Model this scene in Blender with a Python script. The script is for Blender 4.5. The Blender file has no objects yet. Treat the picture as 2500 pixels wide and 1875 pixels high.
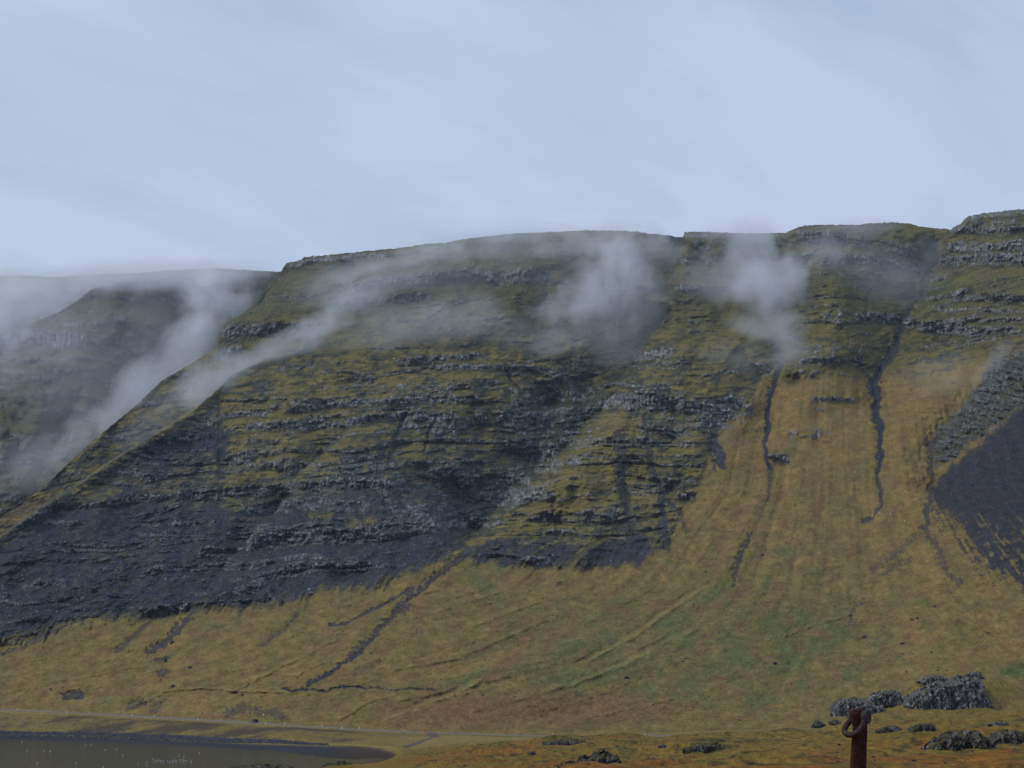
import bpy, bmesh, math, random
import numpy as np
from mathutils import Vector, Matrix
R = math.radians
USE_HAZE = True
random.seed(7)
rng = np.random.RandomState(11)
S = bpy.context.scene
COL = S.collection

# ------------------------------------------------------------------ camera
EYE = 25.0
F = 3500.0                      # focal length in pixels of the 2500 px wide photograph
PITCH = math.atan((1698.0 - 937.5) / F)
cam = bpy.data.cameras.new('camera')
cam.sensor_width = 36.0
cam.lens = 36.0 * F / 2500.0
cam.clip_start = 0.1
cam.clip_end = 30000
co = bpy.data.objects.new('camera', cam)
COL.objects.link(co)
co.location = (0, 0, EYE)
co.rotation_euler = (math.pi / 2 + PITCH, 0, 0)
S.camera = co
S.view_settings.view_transform = 'Standard'
S.view_settings.look = 'None'
S.view_settings.exposure = 0.0
S.view_settings.gamma = 1.0
S.view_settings.use_curve_mapping = False
S.cycles.use_denoising = True
S.cycles.max_bounces = 6
S.cycles.diffuse_bounces = 2
S.cycles.glossy_bounces = 2
S.cycles.volume_bounces = 4
S.cycles.transparent_max_bounces = 8
S.cycles.volume_max_steps = 256
S.cycles.caustics_reflective = False
S.cycles.caustics_refractive = False

# ------------------------------------------------------------------ sky and sun
SUN_EL, SUN_AZ = R(43), R(-68)      # azimuth measured from +Y (view direction), negative = left
world = bpy.data.worlds.new("World")
S.world = world
world.use_nodes = True
nt = world.node_tree
nt.nodes.clear()


def N(nt, t, **kw):
    n = nt.nodes.new(t)
    for k, v in kw.items():
        if k == 'inp':
            for a, b in v.items():
                n.inputs[a].default_value = b
        else:
            setattr(n, k, v)
    return n


sky = N(nt, 'ShaderNodeTexSky', sky_type='NISHITA', sun_disc=False, sun_elevation=SUN_EL, sun_rotation=SUN_AZ,
        altitude=30, air_density=1.2, dust_density=2.0)
skys = N(nt, 'ShaderNodeVectorMath', operation='SCALE', inp={3: 0.10})
nt.links.new(sky.outputs[0], skys.inputs[0])
tc = N(nt, 'ShaderNodeTexCoord')
# cloud deck: a flat stratus layer, so the noise is stretched by the plane projection of the direction
sep = N(nt, 'ShaderNodeSeparateXYZ')
nt.links.new(tc.outputs['Generated'], sep.inputs[0])
zz = N(nt, 'ShaderNodeMath', operation='MAXIMUM', inp={1: 0.0})
nt.links.new(sep.outputs[2], zz.inputs[0])
za = N(nt, 'ShaderNodeMath', operation='ADD', inp={1: 0.30})
nt.links.new(zz.outputs[0], za.inputs[0])
dv = N(nt, 'ShaderNodeVectorMath', operation='DIVIDE')
cmb = N(nt, 'ShaderNodeCombineXYZ')
for i in range(3):
    nt.links.new(za.outputs[0], cmb.inputs[i])
nt.links.new(tc.outputs['Generated'], dv.inputs[0])
nt.links.new(cmb.outputs[0], dv.inputs[1])
mp = N(nt, 'ShaderNodeMapping')
mp0 = N(nt, 'ShaderNodeMapping')
mp0.inputs['Rotation'].default_value = (0, 0, R(-38))
mp.inputs['Scale'].default_value = (.55, 1.35, 1.0)
mp.inputs['Location'].default_value = (3.1, 0.6, 0)
nt.links.new(dv.outputs[0], mp0.inputs[0])
nt.links.new(mp0.outputs[0], mp.inputs[0])
n1 = N(nt, 'ShaderNodeTexNoise', inp={'Scale': 1.7, 'Detail': 5.0, 'Roughness': 0.52, 'Distortion': 0.35})
n2 = N(nt, 'ShaderNodeTexNoise', inp={'Scale': 4.6, 'Detail': 5.0, 'Roughness': 0.55, 'Distortion': 0.5})
nt.links.new(mp.outputs[0], n1.inputs['Vector'])
nt.links.new(mp.outputs[0], n2.inputs['Vector'])
ad = N(nt, 'ShaderNodeMath', operation='MULTIPLY_ADD', inp={1: 0.45})
nt.links.new(n2.outputs[0], ad.inputs[0])
nt.links.new(n1.outputs[0], ad.inputs[2])
cr = N(nt, 'ShaderNodeValToRGB')
cr.color_ramp.elements[0].position = 0.57
cr.color_ramp.elements[0].color = (0.410, 0.540, 0.735, 1)
cr.color_ramp.elements[1].position = 0.80
cr.color_ramp.elements[1].color = (0.560, 0.642, 0.822, 1)
nt.links.new(ad.outputs[0], cr.inputs[0])
mx = N(nt, 'ShaderNodeMixRGB', inp={0: 0.93})
nt.links.new(skys.outputs[0], mx.inputs[1])
nt.links.new(cr.outputs[0], mx.inputs[2])
bg = N(nt, 'ShaderNodeBackground', inp={'Strength': 1.0})
nt.links.new(mx.outputs[0], bg.inputs[0])
wo = N(nt, 'ShaderNodeOutputWorld')
nt.links.new(bg.outputs[0], wo.inputs[0])
world.cycles.sampling_method = 'MANUAL'
world.cycles.sample_map_resolution = 512

sun = bpy.data.lights.new('sun', 'SUN')
sun.energy = 1.5
sun.angle = R(10)
sun.color = (1.0, 0.93, 0.82)
so = bpy.data.objects.new('sun', sun)
COL.objects.link(so)
sd = Vector((math.sin(SUN_AZ) * math.cos(SUN_EL), math.cos(SUN_AZ) * -0.55 * math.cos(SUN_EL), math.sin(SUN_EL)))
sky.sun_rotation = math.atan2(sd.x, sd.y)
so.rotation_euler = sd.to_track_quat('Z', 'Y').to_euler()

# ------------------------------------------------------------------ helpers
CP, SP = math.cos(PITCH), math.sin(PITCH)


def tan_at(y):
    """slope of the sight line through image row y"""
    b = (937.5 - y) / F
    return (SP + b * CP) / (CP - b * SP)


def row_at(t):
    return 937.5 - F * (t * CP - SP) / (CP + t * SP)


def world_pt(x, y, Y):
    b = (937.5 - y) / F
    k = 1.0 / (CP - b * SP)
    return (x - 1250.0) / F * Y * k, Y, EYE + tan_at(y) * Y


def pix(X, Y, Z):
    t = (Z - EYE) / Y
    b = (t * CP - SP) / (CP + t * SP)
    return 1250 + X / Y * (CP - b * SP) * F, 937.5 - b * F


PERM = rng.permutation(4096).astype(np.int32)
GA = rng.rand(4096).astype(np.float32) * 2 * np.pi
GRX, GRY = np.cos(GA).astype(np.float32), np.sin(GA).astype(np.float32)


def perlin(x, y, seed=0):
    x = np.asarray(x, np.float32) + seed * 17.31
    y = np.asarray(y, np.float32) - seed * 9.77
    xi = np.floor(x)
    yi = np.floor(y)
    fx = x - xi
    fy = y - yi
    xi = xi.astype(np.int32) & 4095
    yi = yi.astype(np.int32) & 4095
    xj = (xi + 1) & 4095
    yj = (yi + 1) & 4095
    u = fx * fx * fx * (fx * (fx * 6 - 15) + 10)
    v = fy * fy * fy * (fy * (fy * 6 - 15) + 10)

    def g(a, b, dx, dy):
        h = PERM[(PERM[a] + b) & 4095]
        return GRX[h] * dx + GRY[h] * dy
    a = g(xi, yi, fx, fy)
    b = g(xj, yi, fx - 1, fy)
    c = g(xi, yj, fx, fy - 1)
    d = g(xj, yj, fx - 1, fy - 1)
    return (a + u * (b - a) + v * ((c + u * (d - c)) - (a + u * (b - a)))) * 1.5


def fbm(x, y, seed=0, octv=4, gain=0.5, lac=2.03):
    s = 0
    a = 1.0
    t = 0
    for i in range(octv):
        s = s + a * perlin(x, y, seed + i * 3.7)
        t += a
        a *= gain
        x = x * lac
        y = y * lac
    return s / t * 1.35


def cells(x, y, seed=0):
    """Voronoi blocks: random value of the nearest block (0..1) and distance to its border"""
    x = np.asarray(x, np.float32) + seed * 5.3
    y = np.asarray(y, np.float32) - seed * 3.1
    xi, yi = np.floor(x).astype(np.int32), np.floor(y).astype(np.int32)
    f1 = np.full(x.shape, 9., np.float32)
    f2 = np.full(x.shape, 9., np.float32)
    val = np.zeros(x.shape, np.float32)
    for a in (-1, 0, 1):
        for b in (-1, 0, 1):
            h = PERM[(PERM[(xi + a) & 4095] + ((yi + b) & 4095)) & 4095]
            px = xi + a + (h & 63) / 64.0
            py = yi + b + ((h >> 6) & 63) / 64.0
            d = (px - x) ** 2 + (py - y) ** 2
            n = d < f1
            f2 = np.where(n, f1, np.minimum(f2, d))
            val = np.where(n, ((h * 7919) & 1023) / 1023.0, val)
            f1 = np.where(n, d, f1)
    return val.astype(np.float32), (np.sqrt(f2) - np.sqrt(f1)).astype(np.float32)


def sm(a, b, x):
    t = np.clip((x - a) / (b - a), 0, 1)
    return t * t * (3 - 2 * t)


def seg_dist(X, Y, pts, pad):
    """distance and signed side to a polyline; cells farther than pad are left at a large value. Returns d, side, s(0..1)"""
    d = np.full(X.shape, 1e6, np.float32)
    side = np.zeros(X.shape, np.float32)
    par = np.zeros(X.shape, np.float32)
    n = len(pts) - 1
    for i in range(n):
        (x0, y0), (x1, y1) = pts[i][:2], pts[i + 1][:2]
        m = (X > min(x0, x1) - pad) & (X < max(x0, x1) + pad) & (Y > min(y0, y1) - pad) & (Y < max(y0, y1) + pad)
        if not m.any():
            continue
        px, py = X[m], Y[m]
        dx, dy = x1 - x0, y1 - y0
        L2 = dx * dx + dy * dy
        t = np.clip(((px - x0) * dx + (py - y0) * dy) / L2, 0, 1)
        ex, ey = px - x0 - t * dx, py - y0 - t * dy
        dd = np.sqrt(ex * ex + ey * ey)
        cs = (dx * (py - y0) - dy * (px - x0)) / math.sqrt(L2)
        old = d[m]
        k = dd < old
        old[k] = dd[k]
        d[m] = old
        o = side[m]
        o[k] = cs[k]
        side[m] = o
        o = par[m]
        o[k] = (i + t[k]) / n
        par[m] = o
    return d, side, par


def in_poly(X, Y, pts):
    c = np.zeros(X.shape, bool)
    n = len(pts)
    for i in range(n):
        x0, y0 = pts[i]
        x1, y1 = pts[(i + 1) % n]
        if y0 == y1:
            continue
        c ^= ((y0 > Y) != (y1 > Y)) & (X < (x1 - x0) * (Y - y0) / (y1 - y0) + x0)
    return c


def soft_poly(X, Y, pts, soft):
    ins = in_poly(X, Y, pts)
    d, _, _ = seg_dist(X, Y, list(pts) + [pts[0]], soft * 1.5)
    s = np.where(ins, d, -d)
    return sm(-soft, soft, s)


def tps(ctrl, X, Y):
    """thin plate spline through (x, y, value) control points"""
    P = np.array(ctrl, float)
    sc = 1000.0
    px, py, v = P[:, 0] / sc, P[:, 1] / sc, P[:, 2]
    n = len(P)

    def U(r2):
        return np.where(r2 > 0, r2 * np.log(np.maximum(r2, 1e-12)), 0)
    K = U((px[:, None] - px) ** 2 + (py[:, None] - py) ** 2) + np.eye(n) * 0.004
    A = np.zeros((n + 3, n + 3))
    A[:n, :n] = K
    A[:n, n] = 1
    A[:n, n + 1] = px
    A[:n, n + 2] = py
    A[n, :n] = 1
    A[n + 1, :n] = px
    A[n + 2, :n] = py
    w = np.linalg.solve(A, np.concatenate([v, [0, 0, 0]]))
    out = (w[n] + w[n + 1] * X / sc + w[n + 2] * Y / sc).astype(np.float32)
    xs, ys = (X / sc).astype(np.float32), (Y / sc).astype(np.float32)
    for i in range(n):
        r2 = (xs - px[i]) ** 2 + (ys - py[i]) ** 2
        out += w[i] * r2 * np.log(np.maximum(r2, 1e-9))
    return out


def boxblur_rows(a, k):
    """running mean along axis 0"""
    p = np.pad(a, ((k, k), (0, 0)), mode='edge')
    c = np.cumsum(np.concatenate([np.zeros((1, a.shape[1])), p], 0), 0)
    return (c[2 * k + 1:] - c[:-2 * k - 1]) / (2 * k + 1)


def mixc(a, b, m):
    m = m[..., None]
    return a * (1 - m) + np.asarray(b, np.float32) * m


def grid_mesh(name, X, Y, Z, color, mat, kind='structure', rough=None):
    r, c = X.shape
    v = np.stack([X, Y, Z], -1).reshape(-1, 3).astype(np.float32)
    me = bpy.data.meshes.new(name)
    me.vertices.add(len(v))
    me.vertices.foreach_set('co', v.ravel())
    i = (np.arange(r - 1)[:, None] * c + np.arange(c - 1)[None, :]).ravel()
    q = np.stack([i, i + 1, i + c + 1, i + c], -1).astype(np.int32)
    nf = len(q)
    me.loops.add(nf * 4)
    me.loops.foreach_set('vertex_index', q.ravel())
    me.polygons.add(nf)
    me.polygons.foreach_set('loop_start', np.arange(nf, dtype=np.int32) * 4)
    me.polygons.foreach_set('use_smooth', np.ones(nf, bool))
    me.update(calc_edges=True)
    if color is not None:
        at = me.color_attributes.new('Col', 'FLOAT_COLOR', 'POINT')
        c4 = np.ones((len(v), 4), np.float32)
        c4[:, :3] = color.reshape(-1, 3)
        if rough is not None:
            c4[:, 3] = rough.ravel()
        at.data.foreach_set('color', c4.ravel())
    me.materials.append(mat)
    o = bpy.data.objects.new(name, me)
    COL.objects.link(o)
    if kind:
        o['kind'] = kind
    return o


def new_mat(name):
    m = bpy.data.materials.new(name)
    m.use_nodes = True
    t = m.node_tree
    b = t.nodes['Principled BSDF']
    return m, t, b


def ground_mat(name, sc1=0.9, sc2=0.22, amt=0.5, bump=0.6, bdist=0.5):
    m, t, b = new_mat(name)
    at = N(t, 'ShaderNodeVertexColor', layer_name='Col')
    g = N(t, 'ShaderNodeNewGeometry')
    na = N(t, 'ShaderNodeTexNoise', inp={'Scale': sc1, 'Detail': 4.0, 'Roughness': 0.7})
    nb = N(t, 'ShaderNodeTexNoise', inp={'Scale': sc2, 'Detail': 5.0, 'Roughness': 0.65})
    for n in (na, nb):
        t.links.new(g.outputs['Position'], n.inputs['Vector'])
    ra = N(t, 'ShaderNodeMapRange', inp={1: 0.28, 2: 0.72, 3: 1 - amt, 4: 1 + amt})
    rb = N(t, 'ShaderNodeMapRange', inp={1: 0.3, 2: 0.7, 3: 1 - amt * .5, 4: 1 + amt * .5})
    t.links.new(na.outputs[0], ra.inputs[0])
    t.links.new(nb.outputs[0], rb.inputs[0])
    mu = N(t, 'ShaderNodeMath', operation='MULTIPLY')
    t.links.new(ra.outputs[0], mu.inputs[0])
    t.links.new(rb.outputs[0], mu.inputs[1])
    sc = N(t, 'ShaderNodeVectorMath', operation='SCALE')
    t.links.new(at.outputs[0], sc.inputs[0])
    t.links.new(mu.outputs[0], sc.inputs['Scale'])
    t.links.new(sc.outputs[0], b.inputs['Base Color'])
    b.inputs['Roughness'].default_value = 0.95
    b.inputs['Specular IOR Level'].default_value = 0.1
    bp = N(t, 'ShaderNodeBump', inp={'Strength': bump, 'Distance': bdist})
    t.links.new(na.outputs[0], bp.inputs['Height'])
    t.links.new(bp.outputs[0], b.inputs['Normal'])
    return m


def noisy_mat(name, c1, c2, scale=3.0, rough=0.9, bump=0.3, bdist=0.1, spec=0.2, detail=5.0, c3=None, metallic=0.0, lo=0.35, hi=0.65):
    m, t, b = new_mat(name)
    tcn = N(t, 'ShaderNodeTexCoord')
    n = N(t, 'ShaderNodeTexNoise', inp={'Scale': scale, 'Detail': detail, 'Roughness': 0.65})
    t.links.new(tcn.outputs['Object'], n.inputs['Vector'])
    r = N(t, 'ShaderNodeValToRGB')
    r.color_ramp.elements[0].position = lo
    r.color_ramp.elements[0].color = (*c1, 1)
    r.color_ramp.elements[1].position = hi
    r.color_ramp.elements[1].color = (*c2, 1)
    if c3:
        e = r.color_ramp.elements.new(0.5 * (lo + hi))
        e.color = (*c3, 1)
    t.links.new(n.outputs[0], r.inputs[0])
    t.links.new(r.outputs[0], b.inputs['Base Color'])
    b.inputs['Roughness'].default_value = rough
    b.inputs['Specular IOR Level'].default_value = spec
    b.inputs['Metallic'].default_value = metallic
    if bump:
        bp = N(t, 'ShaderNodeBump', inp={'Strength': bump, 'Distance': bdist})
        t.links.new(n.outputs[0], bp.inputs['Height'])
        t.links.new(bp.outputs[0], b.inputs['Normal'])
    return m


def plain_mat(name, c, rough=0.6, metallic=0.0, spec=0.4):
    m, t, b = new_mat(name)
    b.inputs['Base Color'].default_value = (*c, 1)
    b.inputs['Roughness'].default_value = rough
    b.inputs['Metallic'].default_value = metallic
    b.inputs['Specular IOR Level'].default_value = spec
    return m


def tag(o, label=None, cat=None, group=None, kind=None):
    if label:
        o['label'] = label
    if cat:
        o['category'] = cat
    if group:
        o['group'] = group
    if kind:
        o['kind'] = kind
    return o


def link_mesh(name, me, parent=None):
    o = bpy.data.objects.new(name, me)
    COL.objects.link(o)
    if parent:
        o.parent = parent
    return o


def bm_obj(name, bm, mat, parent=None, smooth=False):
    me = bpy.data.meshes.new(name)
    bm.normal_update()
    bm.to_mesh(me)
    bm.free()
    if smooth:
        me.polygons.foreach_set('use_smooth', [True] * len(me.polygons))
    me.materials.append(mat)
    return link_mesh(name, me, parent)


def empty(name, loc, rz=0.0):
    o = bpy.data.objects.new(name, None)
    COL.objects.link(o)
    o.location = loc
    o.rotation_euler = (0, 0, rz)
    return o


def copy_tree(o, parent=None):
    c = o.copy()
    COL.objects.link(c)
    c.parent = parent
    for ch in list(o.children):
        copy_tree(ch, c)
    return c


# palette (real-world albedos)
GOLD = (.196, .137, .042)
OLIVE = (.132, .115, .036)
GREEN = (.095, .112, .036)
BROWN = (.150, .090, .038)
RED = (.200, .092, .028)
SCREE = (.023, .030, .050)
SCREEB = (.034, .031, .038)
ROCKL = (.380, .385, .400)
ROCK = (.150, .155, .162)
ROCKD = (.028, .031, .034)
MOSS_SHADE = (.036, .042, .018)
STRAW = (.250, .195, .060)

M_hill = ground_mat('hillside_turf_and_rock', 0.55, 0.11, 0.42, 0.5, 1.2)
M_far = ground_mat('far_turf_and_rock', 0.35, 0.08, 0.42, 0.5, 1.5)
M_mead = ground_mat('moor_turf', 1.3, 0.3, 0.45, 0.6, 0.4)

# ------------------------------------------------------------------ the main mountainside
NC, NR = 1290, 640
xs = np.concatenate([np.linspace(-700, -70, 40), np.linspace(-66, 2566, NC - 80), np.linspace(2572, 3200, 40)])
SKYL = [(-700, 1650), (-300, 1460), (0, 1255), (50, 1226), (94, 1200), (142, 1155), (228, 1074), (262, 1047), (338, 985), (395, 930), (447, 899),
        (500, 868), (529, 850), (534, 826), (541, 806), (555, 786), (588, 768), (620, 745), (636, 724), (655, 700), (676, 676), (690, 656),
        (701, 641), (716, 639), (736, 634), (742, 628), (760, 626), (818, 621), (850, 618), (900, 613), (990, 604), (1030, 597), (1100, 592), (1110, 587), (1200, 576),
        (1290, 568), (1370, 566), (1420, 563), (1500, 563), (1560, 567), (1620, 574), (1668, 580), (1671, 567), (1700, 566), (1780, 568), (1860, 570),
        (1920, 568), (1940, 558), (1962, 551), (2000, 549), (2100, 549), (2140, 544), (2180, 543), (2220, 546), (2250, 554), (2290, 558), (2322, 560),
        (2330, 553), (2345, 546), (2356, 536), (2364, 528), (2400, 521), (2470, 513), (2500, 511), (2700, 500), (3200, 480)]
sx, sy = zip(*SKYL)
yt = np.interp(xs, sx, sy) + fbm(xs / 9.0, xs * 0, 3, 4, 0.6) * 2.4 + np.abs(perlin(xs / 4.0, xs * 0 + 3.3, 5)) * -1.2
ROAD = [(-700, 1708), (0, 1733), (260, 1745), (450, 1756), (670, 1769), (860, 1781), (1000, 1788), (1140, 1792), (1290, 1797), (1400, 1799), (1600, 1797), (2000, 1790), (3200, 1780)]
TOE = [(-700, 1702, 1065), (0, 1727, 970), (300, 1741, 905), (500, 1751, 858), (670, 1761, 818), (860, 1773, 805), (1000, 1780, 797), (1300, 1788, 790), (1600, 1788, 786),
       (2000, 1775, 775), (2200, 1758, 768), (2350, 1722, 763), (2500, 1700, 760), (2800, 1690, 760), (3200, 1680, 760)]
tx, ty, tY = map(np.array, zip(*TOE))
yb = np.interp(xs, tx, ty)
Yb = np.interp(xs, tx, tY)
T = np.linspace(0, 1, NR)[:, None]
PX = np.broadcast_to(xs[None, :], (NR, len(xs))).astype(np.float32)
PY = (yb[None, :] * (1 - T) + yt[None, :] * T).astype(np.float32)

CTRL = [(x, y, Y) for x, y, Y in TOE] + [
    (-600, 1660, 1150), (-300, 1560, 1220), (-300, 1480, 1290), (0, 1600, 1060), (0, 1500, 1135), (0, 1380, 1230), (0, 1280, 1320), (250, 1640, 985), (250, 1500, 1080), (250, 1330, 1230), (250, 1160, 1400),
    (500, 1650, 925), (500, 1500, 1050), (500, 1350, 1190), (500, 1150, 1390), (500, 1000, 1520), (500, 900, 1620), (250, 1090, 1440), (400, 950, 1560),
    (750, 1650, 890), (750, 1450, 1060), (750, 1250, 1260), (750, 1050, 1450), (750, 900, 1600), (640, 800, 1740), (740, 650, 1930), (620, 760, 1800),
    (1000, 1650, 880), (1000, 1480, 1010), (1000, 1380, 1110), (1000, 1200, 1290), (1000, 1000, 1480), (1000, 850, 1640), (1000, 700, 1790), (1000, 610, 1900),
    (1300, 1650, 870), (1300, 1500, 1000), (1300, 1350, 1130), (1300, 1200, 1270), (1300, 1000, 1470), (1300, 800, 1670), (1300, 650, 1800), (1350, 575, 1900),
    (1600, 1650, 880), (1600, 1450, 1040), (1600, 1300, 1160), (1600, 1100, 1320), (1600, 950, 1450), (1650, 800, 1620), (1700, 600, 1790),
    (1900, 1650, 870), (1900, 1500, 980), (1900, 1300, 1140), (1900, 1100, 1310), (1900, 900, 1490), (1850, 700, 1720), (2050, 700, 1640), (2050, 560, 1780),
    (2200, 1600, 890), (2200, 1400, 1040), (2200, 1200, 1210), (2200, 1000, 1400), (2200, 850, 1560), (2300, 620, 1770), (2400, 700, 1600), (2450, 530, 1720),
    (2450, 1600, 830), (2450, 1450, 920), (2450, 1250, 1060), (2450, 1050, 1230), (2480, 900, 1370), (2400, 830, 1500),
    (2900, 1400, 960), (2900, 1000, 1250), (2900, 600, 1600), (3200, 1300, 1000), (3200, 500, 1650)]
D = tps(CTRL, PX, PY)
D += (Yb[None, :] - D[0][None, :]) * np.exp(-(T * 14) ** 2)
D = D.astype(np.float32)

# the nearer spur on the left stands in front of the slope behind it
A_LINE = [(-700, 1760), (-300, 1540), (-100, 1395), (0, 1314), (100, 1240), (200, 1180), (240, 1149), (300, 1110), (346, 1082), (448, 1021), (490, 990), (521, 960), (570, 915), (630, 887), (700, 850)]
ax_, ay_ = zip(*A_LINE)
al = np.interp(PX, ax_, ay_) + fbm(PX / 14, PX * 0 + 1.0, 21, 3) * 3
jump = 150 * (1 - sm(430, 690, PX)) * sm(-400, 0, PX)
above = al - PY
D += jump * sm(0, 6, above)
D -= 25 * (1 - sm(430, 690, PX)) * np.exp(-(above / 25) ** 2) * (above < 0)
BSIDE = sm(0, 3, above) * (1 - sm(560, 660, PX))

X0 = (PX - 1250) / F * D
Z0 = EYE + ((SP + (937.5 - PY) / F * CP) / (CP - (937.5 - PY) / F * SP)) * D
w1 = fbm(PX / 40, PY / 40, 31, 3)
w2 = fbm(PX / 40, PY / 40, 37, 3)
w3 = fbm(PX / 9, PY / 9, 41, 2)
WX, WY = PX + w1 * 9 + w3 * 2.5, PY + w2 * 7 + w3 * 1.5
VN = fbm(PX / 3.9, PY / 26.0, 43, 3, 0.65)          # columnar, vertical
VN2 = fbm(PX / 2.5, PY / 7.0, 47, 2, 0.6)
HF = fbm(PX / 4.2, PY / 3.2, 53, 3, 0.7)
HF2 = fbm(PX / 3.0, PY / 2.4, 59, 2, 0.8)
MF = fbm(PX / 22, PY / 14, 61, 4)
BV, BE = cells(PX / 5.5 + w3 * .3, PY / 12.0, 3)
BV2, BE2 = cells(PX / 15 + w1 * .3, PY / 16.0, 5)
BLK = (BV - .5) + .8 * (BV2 - .5)
BCR = np.maximum(1 - sm(.0, .28, BE), .8 * (1 - sm(0, .16, BE2)))
LF = fbm(PX / 130, PY / 90, 67, 4)

# talus line: below it smooth grass fans, above it lava beds
TAL = [(-700, 1640), (0, 1566), (60, 1560), (200, 1512), (330, 1505), (430, 1490), (530, 1487), (640, 1480), (700, 1468), (780, 1446), (900, 1438), (1000, 1398), (1060, 1370), (1130, 1352),
       (1200, 1376), (1300, 1380), (1450, 1378), (1560, 1345), (1620, 1330), (1680, 1235), (1720, 1150), (1760, 1060), (1830, 985), (1868, 905), (1950, 920), (2050, 905),
       (2130, 915), (2250, 925), (2330, 900), (2500, 840), (3200, 800)]
qx, qy = zip(*TAL)
tal = np.interp(PX, qx, qy)
CZ = sm(-18, 20, tal + w1 * 14 + w3 * 5 + fbm((PX + .45 * PY) / 15, PY / 110, 33, 3) * 22 - PY)                # 1 in the lava-bed zone

# hand-read lava beds: (points, thickness, strength)
B = []
def bed(th, st, *p):
    B.append((np.array(p[0::2], float), np.array(p[1::2], float), th, st))
bed(30, 1.0, 855, 706, 870, 698, 920, 694, 985, 686, 1066, 676, 1100, 672, 1168, 674, 1215, 680)
bed(34, .8, 1205, 678, 1290, 672, 1340, 676)
bed(14, .8, 704, 646, 822, 630, 944, 620)
bed(22, 1.0, 836, 746, 860, 740, 903, 734, 960, 728, 1046, 722)
bed(12, .5, 1017, 773, 1107, 781, 1310, 777, 1370, 775)
bed(26, .6, 1030, 765, 1075, 762)
bed(10, .4, 965, 803, 1046, 808, 1150, 801)
bed(14, .9, 966, 879, 1066, 873, 1165, 868)
bed(14, .9, 1046, 897, 1180, 893, 1270, 897, 1355, 905)
bed(10, .6, 781, 948, 985, 940, 1188, 948, 1260, 952)
bed(18, .9, 741, 993, 790, 990, 903, 980, 1066, 974, 1168, 974)
bed(24, .9, 1255, 985, 1290, 980)
bed(22, .9, 700, 1043, 780, 1036, 855, 1029, 895, 1021, 985, 1013, 1046, 1019, 1115, 1014)
bed(26, 1.0, 1160, 1019, 1190, 1022)
bed(26, 1.0, 1215, 1018, 1229, 1013, 1282, 1018, 1320, 1022, 1350, 1030)
bed(20, .8, 1056, 1053, 1127, 1050)
bed(34, .8, 985, 1030, 1022, 1040)
bed(16, .7, 1367, 1037, 1416, 1041)
bed(26, 1.0, 1238, 1098, 1280, 1100, 1320, 1106, 1351, 1110)
bed(10, .6, 1058, 1139, 1188, 1139)
bed(26, .95, 1055, 1167, 1100, 1170, 1180, 1172, 1215, 1165, 1290, 1172)
bed(40, 1.0, 1528, 978, 1560, 980, 1612, 984)
bed(30, 1.0, 1468, 988, 1516, 972)
bed(24, .95, 1550, 872, 1600, 864, 1640, 860)
bed(26, .6, 1388, 903, 1453, 918)
bed(20, .6, 1388, 873, 1440, 886)
bed(16, .9, 1348, 1130, 1414, 1126)
bed(14, .8, 1310, 1150, 1370, 1146)
bed(14, .7, 1673, 571, 1780, 573, 1828, 573)
bed(26, .5, 1694, 598, 1760, 600, 1828, 602)
bed(20, .7, 1661, 635, 1746, 635)
bed(16, .9, 1653, 702, 1720, 704, 1790, 702)
bed(30, 1.0, 1950, 574, 1985, 580, 2027, 578, 2062, 580)
bed(22, .8, 2085, 596, 2110, 590)
bed(24, .9, 2186, 610, 2235, 616)
bed(26, .95, 2007, 639, 2060, 631, 2129, 639, 2210, 647, 2270, 661)
bed(12, .5, 2060, 675, 2130, 678, 2180, 690)
bed(20, .7, 2007, 765, 2052, 767)
bed(20, 1.0, 2088, 775, 2150, 774, 2196, 779)
bed(18, 1.0, 2210, 791, 2240, 793)
bed(24, .5, 1958, 852, 2048, 850, 2157, 862)
bed(20, .9, 1950, 883, 2027, 879, 2105, 881)
bed(14, .5, 1950, 908, 2030, 905, 2060, 912)
bed(14, .8, 2365, 530, 2420, 522, 2500, 518, 2700, 510)
bed(10, .7, 2373, 543, 2475, 541)
bed(20, 1.0, 2330, 558, 2380, 560, 2434, 560, 2500, 558, 2700, 556)
bed(22, 1.0, 2312, 600, 2373, 602, 2500, 600, 2700, 600)
bed(28, 1.0, 2296, 635, 2350, 634, 2414, 630, 2500, 632, 2700, 630)
bed(18, .95, 2320, 727, 2373, 724, 2450, 728, 2500, 733, 2700, 740)
bed(9, .8, 2267, 761, 2330, 758, 2393, 755, 2495, 761)
bed(10, .9, 2292, 783, 2400, 781, 2495, 784)
bed(26, 1.0, 2236, 793, 2316, 803, 2393, 809, 2475, 806)
bed(12, .8, 1978, 976, 2030, 972, 2084, 978)
bed(9, .6, 1975, 1001, 2010, 1000)
bed(22, .6, 1926, 1060, 1975, 1054, 2030, 1064)
bed(22, .8, 1880, 1117, 1926, 1123)
bed(32, 1.0, 1600, 985, 1650, 990, 1698, 993, 1740, 1000, 1787, 1012)
bed(28, .85, 1775, 974, 1810, 982, 1844, 1003)
bed(20, .85, 1714, 1029, 1771, 1039)
bed(18, .8, 1624, 1056, 1665, 1060)
bed(20, .8, 1600, 952, 1653, 956)
bed(14, .6, 1755, 903, 1803, 909)
bed(24, .9, 1842, 895, 1880, 905)
bed(8, .6, 1600, 883, 1677, 886)
bed(20, .8, 40, 1290, 61, 1272, 110, 1254, 163, 1240)
bed(20, .9, 285, 1224, 340, 1216, 407, 1212, 470, 1208, 541, 1210)
bed(22, .85, 541, 1206, 600, 1200, 690, 1196)
bed(12, .6, 340, 1282, 430, 1278, 520, 1276)
bed(12, .5, 330, 1305, 430, 1300, 513, 1296)
bed(26, .9, 598, 1245, 640, 1240, 692, 1236)
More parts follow.
